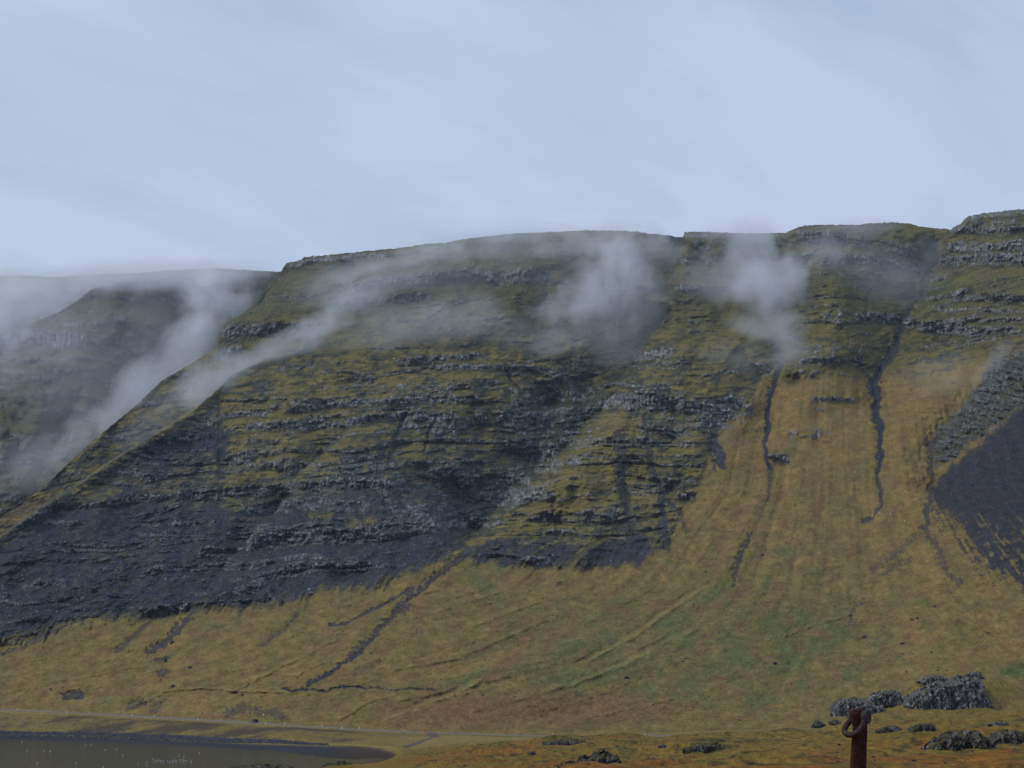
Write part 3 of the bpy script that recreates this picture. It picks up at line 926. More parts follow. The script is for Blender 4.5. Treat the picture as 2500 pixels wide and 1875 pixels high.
# ------------------------------------------------------------------ the ground between camera and mountain
# key profiles per image column: (Y, z) at ten stations; the last is the toe of the mountain
toe_z = lambda x: EYE + tan_at(np.interp(x, tx, ty)) * np.interp(x, tx, tY)
toe_Y = lambda x: float(np.interp(x, tx, tY))
def road_pt(x):
    y = np.interp(x, *zip(*ROAD))
    Y = {True: 0}.get(False, np.interp(x, [-700, 0, 300, 500, 670, 860, 1000, 1100, 1300, 1600, 2000, 2500, 3200], [1045, 956, 892, 845, 803, 791, 786, 783, 777, 770, 752, 735, 735]))
    return float(Y), float(EYE + tan_at(y) * Y)
KEY = {
    -700: [(0, 23.4), (30, 22.4), (110, 16), (220, 8), (330, -1), (500, -4), (945, 0), (968, 3.5)],
    0: [(0, 23.4), (30, 22.4), (110, 16), (220, 7), (310, -1), (500, -3), (872, 0), (893, 3.2)],
    300: [(0, 23.4), (30, 22.4), (110, 16), (220, 7), (320, -1), (500, -3), (812, 0), (836, 3.0)],
    520: [(0, 23.4), (30, 22.4), (110, 16.2), (220, 8), (330, -.6), (480, -2.5), (745, 0), (780, 2.6)],
    670: [(0, 23.4), (30, 22.4), (110, 16.5), (220, 9.5), (345, 5), (430, -2), (682, 0), (744, 2.2)],
    860: [(0, 23.4), (30, 22.4), (110, 17), (220, 11), (400, 5.5), (455, .9), (566, -.3), (708, 1.3)],
    930: [(0, 23.4), (30, 22.4), (110, 17.3), (220, 12), (430, 6.2), (520, 2.2), (590, -.4), (672, 1.3)],
    985: [(0, 23.4), (30, 22.4), (110, 17.6), (220, 12.6), (400, 7.4), (500, 4.4), (590, 2.2), (690, 2.6)],
    1150: [(0, 23.4), (30, 22.5), (110, 18), (220, 13.4), (400, 9), (500, 7), (600, 5), (700, 4.2)],
    1450: [(0, 23.4), (30, 22.6), (110, 18.3), (220, 14), (360, 11), (470, 9.2), (600, 6.6), (700, 4.4)],
    1800: [(0, 23.4), (30, 22.6), (110, 18.5), (220, 14.2), (360, 12), (470, 10.6), (600, 8), (700, 5.2)],
    2050: [(0, 23.4), (30, 22.6), (110, 18.5), (220, 14.5), (360, 12.6), (470, 11.8), (600, 10.8), (690, 9.0)],
    2250: [(0, 23.4), (30, 22.6), (110, 18.5), (220, 14.8), (360, 13.6), (470, 14.2), (600, 16.0), (690, 16)],
    2500: [(0, 23.4), (30, 22.6), (110, 18.5), (220, 15), (360, 14.6), (470, 15.8), (600, 17.5), (690, 20)],
    3200: [(0, 23.4), (30, 22.6), (110, 18.5), (220, 15), (360, 15), (470, 17), (600, 19), (690, 22)],
}
kx = sorted(KEY)
st8 = np.array([[p for p in KEY[k]] for k in kx], float)         # (K, 8, 2)
SY = np.stack([np.interp(xs, kx, st8[:, i, 0]) for i in range(8)], 0)
SZ = np.stack([np.interp(xs, kx, st8[:, i, 1]) for i in range(8)], 0)
rY = np.array([road_pt(x)[0] for x in xs])
rZ = np.array([road_pt(x)[1] for x in xs])
rightw = sm(2100, 2350, xs)
rZ = rZ * (1 - rightw) + (SZ[7] * .5 + np.array([toe_z(x) for x in xs]) * .5) * rightw
tY_ = np.array([toe_Y(x) for x in xs])
tZ_ = np.array([toe_z(x) for x in xs])
tY_ = D[0].copy()
tZ_ = HZ[0].copy()
STY = np.concatenate([SY, [rY - 6], [rY + 6], [tY_]], 0)
STZ = np.concatenate([SZ, [rZ], [rZ], [tZ_]], 0)
rowsY = np.concatenate([np.linspace(0, 200, 40, endpoint=False), np.linspace(200, 560, 230, endpoint=False), np.linspace(560, 1, 1)[:0]])
NG1, NG2 = len(rowsY), 250
GYr = np.zeros((NG1 + NG2, len(xs)))
GYr[:NG1] = rowsY[:, None]
tt = np.linspace(0, 1, NG2)
GYr[NG1:] = 560 + (tY_[None, :] - 560) * tt[:, None]
GYr[0] = 0.5
GZr = np.zeros_like(GYr)
for j in range(len(xs)):
    GZr[:, j] = np.interp(GYr[:, j], STY[:, j], STZ[:, j])
# soften the key profile, then put the exact road bench and toe back
sm_ = boxblur_rows(GZr, 5)
nearroad = np.exp(-((GYr - rY[None]) / 22.0) ** 2)
toew = sm(.93, 1, np.concatenate([np.zeros(NG1), tt]))[:, None]
GZr = sm_ * (1 - nearroad) + GZr * nearroad
GZr[-1] = tZ_
GX = np.zeros_like(GYr)
tG = (GZr - EYE) / GYr
bG = (tG * CP - SP) / (CP + tG * SP)
bG = np.where(GYr < 30, np.interp(30, [0, 60], [0, 0]) + bG[np.searchsorted(rowsY, 30)][None], bG)
kG = 1 / (CP - bG * SP)
GX = (xs[None, :] - 1250) / F * kG * GYr
spread = np.maximum(0, 60 - GYr) * 1.6          # widen the strip underfoot
GX = GX + (xs[None, :] - 1250) / 1950 * spread
GX = GX + OUT[None]
GX[-1] = HX[0]
# undulation: low moor hummocks
roadm = np.exp(-((GYr - rY[None]) / 14.0) ** 2) * (1 - rightw[None] * .9)
fade = (1 - roadm) * (1 - toew) * (1 - sm(-1.0, .8, -GZr + .4) * .8)
GFX = GX
u1 = fbm(GFX / 60, GYr / 45, 201, 3)
u2 = fbm(GFX / 17, GYr / 13, 203, 3)
u3 = fbm(GFX / 4.5, GYr / 4.0, 205, 3, .6)
moor = sm(980, 1250, np.broadcast_to(xs[None], GYr.shape)) * (1 - sm(600, 720, GYr)) * sm(60, 200, GYr)
GZr = GZr + fade * (u1 * (.5 + 1.5 * moor) + u2 * (.22 + .5 * moor) + u3 * (.10 + .16 * moor) * sm(20, 120, GYr))
GZr = GZr + moor * .9 * (np.abs(u2) ** .7 - .4)
# hand-placed mounds (image x, distance, half width m, half depth m, height)
MOUNDS = [(1430, 262, 9, 11, 2.0), (1360, 250, 7, 8, 1.0), (1480, 520, 24, 26, 2.6), (1180, 430, 16, 14, 1.2), (1240, 560, 14, 14, 1.0), (700, 385, 10, 12, 1.8), (800, 398, 9, 12, 1.8), (640, 380, 7, 10, 1.0),
          (2372, 672, 31, 20, 13.5, 2.0), (2440, 690, 26, 30, 3), (2210, 664, 24, 18, 5.5, 1.6), (2120, 640, 18, 14, 4.5, 2), (2360, 352, 13, 10, 3.2, 1.6), (2500, 372, 12, 10, 2.6, 1.5), (2190, 420, 12, 8, 1.2), (2262, 634, 5, 5, 1.3), (2318, 636, 7, 5, 2.0), (2362, 634, 4, 4, 1.0), (2398, 636, 6, 5, 2.2), (2432, 638, 4, 5, 1.4), (2150, 610, 7, 5, 1.3), (2100, 612, 4, 4, .8), (2196, 626, 6, 5, 1.4), (2232, 636, 6, 5, 1.8), (2330, 326, 3, 3, .6), (2390, 328, 4, 3, .7), (1720, 430, 16, 12, 1.3), (2000, 560, 24, 16, 1.0), (2200, 450, 20, 14, 1.6), (1870, 600, 22, 12, 1.5),
          (2420, 480, 26, 18, 2.4)]
for mo in MOUNDS:
    mx_, mY, hw, hd, hh = mo[:5]
    pw = mo[5] if len(mo) > 5 else 1.0
    cx = (mx_ - 1250) / F * mY * .955
    GZr += hh * np.exp(-(((GX - cx + u2 * 2) / hw) ** 2 + ((GYr - mY) / hd) ** 2) ** pw)
GZr[-1] = tZ_
# colours
gp = row_at((GZr - EYE) / np.maximum(GYr, 20))       # image row of each vertex
gc = np.zeros(GYr.shape + (3,), np.float32)
gc[:] = OLIVE
gx_ = np.broadcast_to(xs[None, :], GYr.shape)
gc = mixc(gc, GOLD, np.clip(.5 + u1 * .6 + .5 * u2, 0, 1))
gc = mixc(gc, GREEN, sm(.1, .7, u2 + .3 * u1 - .1) * .55)
gc = mixc(gc, BROWN, sm(.2, .8, fbm(GX / 26, GYr / 20, 207, 3)) * .6)
redn = fbm(GX / 55, GYr / 16, 209, 4)
redz = sm(-.7, .1, redn) * (GYr < 268) * sm(1150, 1300, gx_) + .6 * sm(-.15, .45, redn) * sm(1040, 1250, gx_) * (1 - sm(290, 400, GYr)) + sm(.2, .7, redn) * (1 - sm(520, 640, GYr)) * .6 * sm(960, 1100, gx_)
gc = mixc(gc, RED, np.clip(redz, 0, 1) * .95)
gc = mixc(gc, RED, sm(330, 400, GYr) * (1 - sm(470, 520, GYr)) * sm(940, 990, gx_) * (1 - sm(1250, 1400, gx_)) * .7)
gc = mixc(gc, STRAW, sm(.3, .8, fbm(GX / 9, GYr / 5, 211, 3)) * .35 * sm(900, 1000, gx_))
gc = mixc(gc, STRAW, sm(610, 660, GYr) * (1 - sm(735, 765, GYr)) * sm(930, 1050, gx_) * (1 - sm(1500, 1800, gx_)) * .45)
gc = mixc(gc, GREEN, sm(735, 752, GYr) * (1 - sm(768, 775, GYr)) * sm(1100, 1250, gx_) * .75 * sm(-.6, .2, u2))
gc = mixc(gc, MOSS_SHADE, sm(.35, .8, fbm(GX / 7, GYr / 4, 213, 3) + .35 * np.abs(u2)) * .8 * (.35 + .65 * moor))
# bank below the road: brown earth and turf
bank = (GYr > SY[7][None]) & (GYr < rY[None] - 7)
bankm = boxblur_rows(bank.astype(float), 2) * (1 - sm(800, 960, gx_))
gc = mixc(gc, (.060, .046, .034), bankm * sm(-.15, .35, fbm(GX / 40, GYr / 30, 215, 3) + .75 * np.exp(-((gx_ - 400) / 210) ** 2) - .28) * .9)
gc = mixc(gc, (.05, .045, .04), bankm * sm(.2, .6, fbm(GX / 6, GYr / 6, 217, 3)) * .6)
verge = np.exp(-((GYr - (rY[None] - 9)) / 3.0) ** 2)
gc = mixc(gc, GOLD, verge * .8)
gc = mixc(gc, STRAW, verge * .3)
# shore: dark wet gravel below high-water line
shore = sm(2.0, .9, GZr) * (GYr > 460) * (1 - sm(985, 1010, gx_ + u2 * 10))
gc = mixc(gc, (.032, .034, .042), np.clip(shore, 0, 1))
wetr = np.clip(shore, 0, 1) * sm(800, 880, gx_ + u1 * 20) * sm(560, 640, GYr)
gc = mixc(gc, (.060, .034, .026), wetr * .7)
bed_ = sm(.1, -.6, GZr)
gc = mixc(gc, (.045, .043, .028), bed_)
lip = np.exp(-((GZr - 1.75) / .35) ** 2) * (GYr > 470) * sm(600, 760, gx_) * (1 - sm(1010, 1040, gx_))
gc = mixc(gc, STRAW, np.clip(lip, 0, 1) * .6)
# mossy rock cover on some mounds
for (mx_, mY, hw, hd, st_) in [(1430, 258, 8, 8, .5), (1480, 515, 22, 12, .5), (1720, 424, 13, 7, .6), (2330, 392, 12, 10, .4), (2000, 552, 24, 8, .5), (1870, 596, 22, 8, .5), (700, 382, 8, 9, .5), (800, 394, 8, 9, .6)]:
    cx = (mx_ - 1250) / F * mY * .955
    q = np.exp(-(((GX - cx) / hw) ** 2 + ((GYr - mY) / hd) ** 2))
    gc = mixc(gc, (.055, .055, .045), q * st_ * sm(-.3, .4, u3 + u2))
gh = fbm(GX / 1.2, GYr / 5.0, 219, 3, .7)
gm_ = fbm(GX / 4.2, GYr / 13, 221, 4, .65)
near = 1 - sm(560, 700, GYr)
gc = gc * (1 - near[..., None] * (1 - np.array((.95, .86, .50), np.float32)))
gc = mixc(gc, (.070, .085, .016), sm(.1, .6, fbm(GX / 9, GYr / 22, 223, 3)) * .6 * near * sm(900, 1050, gx_))
gc = mixc(gc, (.030, .030, .014), sm(.15, .5, gm_) * .75 * near * sm(900, 1050, gx_))
gc = mixc(gc, (.26, .175, .045), sm(.3, .8, -gm_ + .2 * gh) * .40 * near * sm(900, 1050, gx_))
gc = gc * (1 + .40 * gh[..., None])
gc = np.clip(gc, .006, .5)
mead = grid_mesh('moorland', GX, GYr, GZr, gc, M_mead)
mead['label'] = 'rolling moorland of rust red, golden and green grass below the mountain'

def ground_z(X, Y):
    x = 1250 + X / Y / 1.0 * F * .955
    for _ in range(2):
        j = int(np.clip(np.searchsorted(xs, x), 1, len(xs) - 2))
        i = int(np.argmin(np.abs(GYr[:, j] - Y)))
        x = x + (X - GX[i, j]) / max(Y, 1) * F * .955
    j = int(np.clip(np.searchsorted(xs, x), 1, len(xs) - 2))
    return float(np.interp(Y, GYr[:, j], GZr[:, j]))

# wide ground and water that reach the horizon
def sheet(name, x0, x1, y0, y1, z, mat, label=None):
    bm = bmesh.new()
    vs = [bm.verts.new(p) for p in ((x0, y0, z), (x1, y0, z), (x1, y1, z), (x0, y1, z))]
    bm.faces.new(vs)
    o = bm_obj(name, bm, mat)
    o['kind'] = 'structure'
    if label:
        o['label'] = label
    return o

M_bed = noisy_mat('seabed', (.04, .04, .028), (.06, .055, .035), .05, bump=0)
sheet('seabed', -6000, 6000, -6000, 6000, -6.0, M_bed, 'dark sandy bed under the fjord water')
# land behind and beside the camera
M_land = noisy_mat('rough_grass', OLIVE, GOLD, .08, bump=.4, bdist=.5)
bm = bmesh.new()
ring = []
nseg = 96
radii = [0.0, 20, 60, 150, 400, 900, 2200, 5500]
for r_ in radii:
    row = []
    for k in range(nseg + 1):
        a = math.pi * (1 + k / nseg)
        X_, Y_ = r_ * math.cos(a), r_ * math.sin(a) * 1.0 + .6
        z_ = 23.4 + 2.5 * float(perlin(X_ / 80, Y_ / 80, 9)) * min(1, r_ / 100) + max(0, r_ - 300) * .02 - min(r_, 200) * .01
        if k in (0, nseg):
            z_ -= .0
        row.append(bm.verts.new((X_, Y_, z_)))
    ring.append(row)
for i in range(len(radii) - 1):
    for k in range(nseg):
        if i == 0:
            bm.faces.new((ring[0][0] if False else ring[0][k], ring[1][k], ring[1][k + 1]))
        else:
            bm.faces.new((ring[i][k], ring[i + 1][k], ring[i + 1][k + 1], ring[i][k + 1]))
o = bm_obj('rough_pasture', bm, M_land, smooth=True)
o['kind'] = 'structure'

# water
M_water, t, b = new_mat('fjord_water')
b.inputs['Base Color'].default_value = (.020, .026, .018, 1)
b.inputs['Roughness'].default_value = .06
b.inputs['IOR'].default_value = 1.33
g = N(t, 'ShaderNodeNewGeometry')
mpw = N(t, 'ShaderNodeMapping')
mpw.inputs['Scale'].default_value = (.35, .9, 1)
t.links.new(g.outputs['Position'], mpw.inputs[0])
nw = N(t, 'ShaderNodeTexNoise', inp={'Scale': .8, 'Detail': 4.0, 'Roughness': .55})
t.links.new(mpw.outputs[0], nw.inputs['Vector'])
bw = N(t, 'ShaderNodeBump', inp={'Strength': 1.0, 'Distance': .22})
t.links.new(nw.outputs[0], bw.inputs['Height'])
t.links.new(bw.outputs[0], b.inputs['Normal'])
sheet('water', -6000, 6000, 200, 5000, 0.0, M_water, 'still dark green fjord water mirroring the slope')

# ------------------------------------------------------------------ far massif behind the left shoulder
nfx, nfy = 430, 330
fx = np.linspace(-500, 830, nfx)
FSK = [(-500, 700), (-200, 684), (0, 675), (60, 673), (120, 677), (200, 673), (260, 668), (330, 667), (400, 661), (480, 657), (530, 655), (600, 659), (700, 664), (830, 670)]
fyt = np.interp(fx, *zip(*FSK)) + fbm(fx / 16, fx * 0, 301, 3) * 1.6
fT = np.linspace(0, 1, nfy)[:, None]
FX = np.broadcast_to(fx[None], (nfy, nfx)).astype(np.float32)
FY = (1400 * (1 - fT) + fyt[None] * fT).astype(np.float32)
FD = tps([(-500, 1400, 1700), (0, 1400, 1690), (400, 1400, 1750), (830, 1400, 1950), (-500, 1000, 2000), (-100, 1100, 1870), (0, 950, 1985), (100, 1150, 1800), (300, 900, 2030), (500, 1000, 2100), (830, 1000, 2250),
          (150, 820, 2060), (300, 780, 2110), (500, 800, 2220), (830, 800, 2400), (-500, 700, 2350), (0, 675, 2500), (300, 668, 2250), (500, 657, 2400), (830, 670, 2600)], FX, FY)
EL = [(-500, 1000), (-100, 880), (0, 842), (10, 826), (30, 808), (50, 800), (130, 770), (190, 735), (222, 708), (240, 700), (300, 684), (360, 676), (430, 673), (480, 674), (520, 690), (560, 760), (620, 830), (830, 900)]
el = np.interp(FX, *zip(*EL)) + fbm(FX / 14, FX * 0, 303, 3) * 2.5
ab = el - FY
far_up = sm(0, 5, ab)
FD += 620 * far_up
FD -= 30 * np.exp(-(ab / 30) ** 2) * (ab < 0)
a1 = fbm(FX / 30, FY / 30, 305, 4)
a2 = fbm(FX / 6, FY / 40, 307, 3, .6)
a3 = fbm(FX / 5, FY / 4, 309, 3, .7)
a4 = fbm(FX / 90, FY / 70, 311, 3)
for pts, wl, wr, dep in [([(200, 940), (165, 1020), (130, 1080), (95, 1150), (70, 1250)], 30, 22, 40), ([(430, 690), (440, 800), (400, 900), (330, 1000), (280, 1120)], 60, 50, 70), ([(60, 980), (30, 1100)], 30, 30, 14), ([(330, 860), (240, 960)], 20, 20, 16)]:
    d, s, par = seg_dist(FX + a1 * 8, FY, pts, 150)
    FD += dep * np.exp(-np.abs(d / np.where(s > 0, wl, wr)) ** 1.5) * sm(0, .1, par)
FCL = np.zeros_like(FX)
for th, stt, p in [(36, 1, [(5, 832), (60, 826), (122, 826), (170, 828), (214, 833)]), (20, .9, [(240, 700), (300, 692), (366, 686), (430, 684), (470, 684)]), (22, .6, [(250, 834), (300, 828), (352, 826)]), (22, .9, [(284, 780), (312, 784)]),
                   (12, .6, [(-60, 880), (0, 876), (90, 880), (200, 876)]), (12, .6, [(0, 905), (120, 908), (240, 900)]), (14, .6, [(80, 930), (160, 930)]), (14, .5, [(260, 860), (340, 862)]), (12, .6, [(40, 1075), (150, 1080)]),
                   (12, .6, [(180, 1000), (280, 990)]), (10, .6, [(260, 930), (320, 935)]), (14, .6, [(0, 1130), (120, 1136)]), (10, .5, [(300, 735), (400, 742)]), (16, .6, [(380, 880), (430, 870)]), (14, .7, [(-400, 820), (-60, 800)])]:
    bx, by = np.array(p, float).T
    yl = np.interp(FX, bx, by) + a1 * 3
    h = th / 2 * (.9 + .4 * a1)
    m = sm(h + 2, h - 2, np.abs(FY - yl)) * sm(bx[0] - 6, bx[0] + 8, FX) * (1 - sm(bx[-1] - 8, bx[-1] + 6, FX)) * stt
    FCL = np.maximum(FCL, m)
FZ0 = EYE + (SP + (937.5 - FY) / F * CP) / (CP - (937.5 - FY) / F * SP) * FD
fX0 = (FX - 1250) / F * FD
gb = perlin((FZ0 + fbm(fX0 / 200, FZ0 / 80, 313, 2) * 10) / 9, fX0 * 0, 315) + .8 * fbm(fX0 / 50, FZ0 / 8, 317, 3)
FG = sm(.15, .55, gb) * .8 * (1 - far_up * .5)
FFT = sm(.15, .55, perlin((FZ0 + 3.5 + fbm(fX0 / 200, FZ0 / 80, 313, 2) * 10) / 9, fX0 * 0, 315) + .8 * fbm(fX0 / 50, FZ0 / 8, 317, 3)) * (1 - FG)
frk = np.clip(np.maximum(FCL, FG * (a3 * .5 + .7)), 0, 1)
Hs = np.cumsum(-np.clip(FCL + FG * .6, 0, 1) * 1.4 * ((1400 - fyt)[None] / nfy), axis=0)
Hs -= boxblur_rows(Hs, 24)
FD += Hs * 1.2 - frk * a2 * 6 - a1 * 12 - a3 * 1.6 - a4 * 26
fc = np.zeros(FX.shape + (3,), np.float32)
fc[:] = (.075, .072, .032)
fc = mixc(fc, (.11, .085, .035), np.clip(.4 + a4 + a1 * .5, 0, 1) * .6)
fc = mixc(fc, (.05, .06, .026), sm(.0, .6, a1 - a4) * .8)
fc = mixc(fc, (.026, .030, .024), np.clip(FFT + sm(0, .5, a4 + a1 * .6) * .5, 0, 1) * .7)
fr = mixc(np.broadcast_to(np.array((.12, .125, .135), np.float32), fc.shape), (.25, .255, .265), sm(0, .7, a2 + a3 * .4))
fr = mixc(fr, ROCKD, sm(.1, .6, -a2 - a3 * .4) * .8)
fc = fc * (1 - frk[..., None]) + fr * frk[..., None]
fc = fc * (1 + .3 * a3[..., None])
fc = np.clip(fc, .008, .5)
fTAN = (SP + (937.5 - FY) / F * CP) / (CP - (937.5 - FY) / F * SP)
fK = 1 / (CP - (937.5 - FY) / F * SP)
fOUT = -1800 * np.clip((-120 - fx) / 380, 0, 1) ** 1.6
fHX = (FX - 1250) / F * fK * FD + fOUT[None]
fHZ = EYE + fTAN * FD
# foot of the far slope, running down to the water behind the near spur
bX, bY, bZ = [(fHX[0] * .86)[None], (fHX[0] * .93)[None], fHX], [(FD[0] - 340)[None], (FD[0] - 170)[None], FD], [(fHZ[0] * 0 - 3)[None], (fHZ[0] * .42)[None], fHZ]
for q in (5, 40, 200, 800, 2000):
    Yq = FD[-1] + q
    bX.append((fHX[-1] * Yq / FD[-1])[None])
    bY.append(Yq[None])
    bZ.append((fHZ[-1] + q * .02 - .2)[None])
far = grid_mesh('far_mountain', np.concatenate(bX), np.concatenate(bY), np.concatenate(bZ), np.concatenate([np.repeat(fc[0][None], 2, 0), fc, np.repeat(fc[-1][None], 5, 0)]), M_far)
far['label'] = 'blue grey mountain shoulder behind the mist on the left'
#@@REST
# ------------------------------------------------------------------ placement lookups on the moor
def ground_hit(x, y):
    j = int(np.clip(np.searchsorted(xs, x), 1, len(xs) - 2))
    rows = np.arange(len(GYr))
    ok = (GYr[:, j] > 205) & (gp_now[:, j] <= y)
    i = int(rows[ok][0]) if ok.any() else len(GYr) - 1
    return float(GX[i, j]), float(GYr[i, j]), float(GZr[i, j])
gp_now = row_at((GZr - EYE) / np.maximum(GYr, 20))

# ------------------------------------------------------------------ road
M_asph = noisy_mat('asphalt', (.13, .132, .145), (.20, .202, .215), .9, bump=.2, bdist=.02)
M_gravel = noisy_mat('road_gravel', (.085, .08, .075), (.17, .155, .135), 2.0, bump=.5, bdist=.05)

def ribbon(name, pts, half, drop, mt, ms, label, cap=4):
    """road slab: crowned top, sloping gravel shoulders"""
    bm = bmesh.new()
    prev = None
    n = len(pts)
    for i, p in enumerate(pts):
        a, c = Vector(pts[max(0, i - 1)]), Vector(pts[min(n - 1, i + 1)])
        tdir = (c - a)
        tdir.z = 0
        tdir.normalize()
        nrm = Vector((-tdir.y, tdir.x, 0))
        p = Vector(p)
        prof = [(-half - 1.8, -drop), (-half - .5, -.06), (-half, 0), (0, .06), (half, 0), (half + .5, -.06), (half + 1.8, -drop)]
        row = [bm.verts.new(p + nrm * a_ + Vector((0, 0, b_))) for a_, b_ in prof]
        if prev:
            for k in range(len(row) - 1):
                f = bm.faces.new((prev[k], prev[k + 1], row[k + 1], row[k]))
                f.material_index = 0 if 2 <= k <= 3 else 1
        prev = row
    bmesh.ops.recalc_face_normals(bm, faces=bm.faces)
    o = bm_obj(name, bm, mt)
    o.data.materials.append(ms)
    o['kind'] = 'structure'
    o['label'] = label
    return o

rp = []
for x in np.arange(-690, 2120, 14.0):
    Y_, z_ = road_pt(x)
    k_ = 1 / (CP - (937.5 - float(np.interp(x, *zip(*ROAD)))) / F * SP)
    rp.append(((x - 1250) / F * k_ * Y_, Y_, z_ + .28))
ribbon('road', rp, 3.5, .9, M_asph, M_gravel, 'narrow grey asphalt road running along the foot of the slope')

def road_world(x):
    xs_ = [p[0] for p in rp]
    ix = [(1250 + p[0] / p[1] * F * .955) for p in rp]
    return Vector((np.interp(x, ix, xs_), np.interp(x, ix, [p[1] for p in rp]), np.interp(x, ix, [p[2] for p in rp])))

# side track
M_trk = noisy_mat('trodden_earth', (.06, .052, .04), (.12, .10, .07), 2.0, bump=.4, bdist=.05)
tr = []
for i, (x, y) in enumerate([(1068, 1794), (1060, 1799), (1040, 1806), (1015, 1816), (992, 1824)]):
    if i == 0:
        p = road_world(1068)
        tr.append((p.x, p.y - 5.0, p.z - .05))
    else:
        X_, Y_, z_ = ground_hit(x, y)
        tr.append((X_, Y_, z_ + .16))
ribbon('side_track', tr, .9, .25, M_trk, M_trk, 'pale gravel track branching off the road towards the bay')

# ------------------------------------------------------------------ roadside marker posts
M_white = plain_mat('white_plastic', (.75, .75, .72), .5)
M_black = plain_mat('black_rubber', (.02, .02, .022), .7)
M_refl = plain_mat('reflector', (.65, .25, .05), .3)
M_yel = plain_mat('yellow_plastic', (.72, .30, .05), .5)


def box(bm, c, s, rot=None):
    r = bmesh.ops.create_cube(bm, size=1.0)
    m = Matrix.Translation(c) @ (rot or Matrix.Identity(4)) @ Matrix.Diagonal((*s, 1))
    bmesh.ops.transform(bm, matrix=m, verts=r['verts'])
    return r['verts']


def cyl(bm, c, r, h, rot=None, seg=16, r2=None):
    q = bmesh.ops.create_cone(bm, cap_ends=True, segments=seg, radius1=r, radius2=r if r2 is None else r2, depth=h)
    m = Matrix.Translation(c) @ (rot or Matrix.Identity(4))
    bmesh.ops.transform(bm, matrix=m, verts=q['verts'])
    return q['verts']


def marker_proto(mat, name='marker_post'):
    root = empty(name, (0, 0, 0))
    bm = bmesh.new()
    vs = box(bm, (0, 0, .62), (.26, .10, 1.24))
    for v in vs:
        if v.co.z > 1:
            v.co.z += .06 * (1 if v.co.y > 0 else 0)
            v.co.x *= .8
    bm_obj('stake', bm, mat, root)
    bm = bmesh.new()
    box(bm, (0, -.055, 1.03), (.12, .02, .18))
    bm_obj('reflector', bm, M_refl, root)
    return root

MP = [(87, -1, 'white roadside marker post farthest left, above the water'), (113, 1, 'white marker post on the slope side near the left end of the road'),
      (251, -1, 'white marker post on the shore side above the brown bank'), (277, 1, 'white marker post across the road from the one above the brown bank'),
      (400, -1, 'white marker post on the shore side, midway between left edge and the car'), (425, 1, 'white marker post on the slope side, midway between left edge and the car'),
      (551, -1, 'white marker post on the shore side, next on the left of the car'), (577, 1, 'white marker post on the slope side, next on the left of the car'),
      (704, -1, 'white marker post on the shore side just right of the car'), (725, 1, 'white marker post on the slope side just right of the car'),
      (811, 1, 'white marker post on the slope side, third right of the car'), (871, -1, 'white marker post on the shore side above the tip of the bay'),
      (898, 1, 'white marker post on the slope side above the tip of the bay'), (1344, -1, 'white marker post alone by the straight road right of the side track'),
      (1551, -1, 'white marker post farthest right, before the road is hidden')]
mproto = marker_proto(M_white)
for i, (x, sd_, lab) in enumerate(MP):
    o = mproto if i == 0 else copy_tree(mproto)
    p = road_world(x)
    q = road_world(x + 20) - road_world(x - 20)
    nrm = Vector((-q.y, q.x, 0)).normalized()
    p = p + nrm * (4.4 * sd_)
    o.location = (p.x, p.y, p.z - .18)
    o.rotation_euler = (0, 0, math.atan2(q.y, q.x))
    tag(o, lab, 'marker post', 'white marker posts along the road')
yproto = marker_proto(M_yel, 'junction_post')
for i, (x, sd_, lab) in enumerate([(1040, 1, 'orange junction post on the slope side of the road opposite the side track'), (1049, -1, 'orange junction post on the shore side where the side track branches off')]):
    o = yproto if i == 0 else copy_tree(yproto)
    p = road_world(x)
    o.location = (p.x, p.y + (4.4 * sd_), p.z - .18)
    o.scale = (1.1, 1.1, 1.9 if sd_ > 0 else 1.1)
    tag(o, lab, 'marker post', 'orange posts at the junction')

# ------------------------------------------------------------------ car
M_paint = plain_mat('dark_blue_paint', (.010, .016, .040), .28, .3, .5)
M_glass = plain_mat('car_glass', (.02, .025, .03), .08, 0, .6)
M_rim = plain_mat('alloy', (.62, .62, .64), .35, .8)
M_lamp = plain_mat('lamp_lens', (.7, .7, .68), .15)
M_tail = plain_mat('tail_lens', (.30, .02, .02), .3)


def loft_x(bm, secs):
    """secs: (x, [(y, z) ...]) rings joined along x"""
    prev = None
    first = None
    for x, ring_ in secs:
        row = [bm.verts.new((x, y, z)) for y, z in ring_]
        if prev:
            n = len(row)
            for k in range(n):
                bm.faces.new((prev[k], prev[(k + 1) % n], row[(k + 1) % n], row[k]))
        else:
            first = row
        prev = row
    bm.faces.new(first)
    bm.faces.new(list(reversed(prev)))


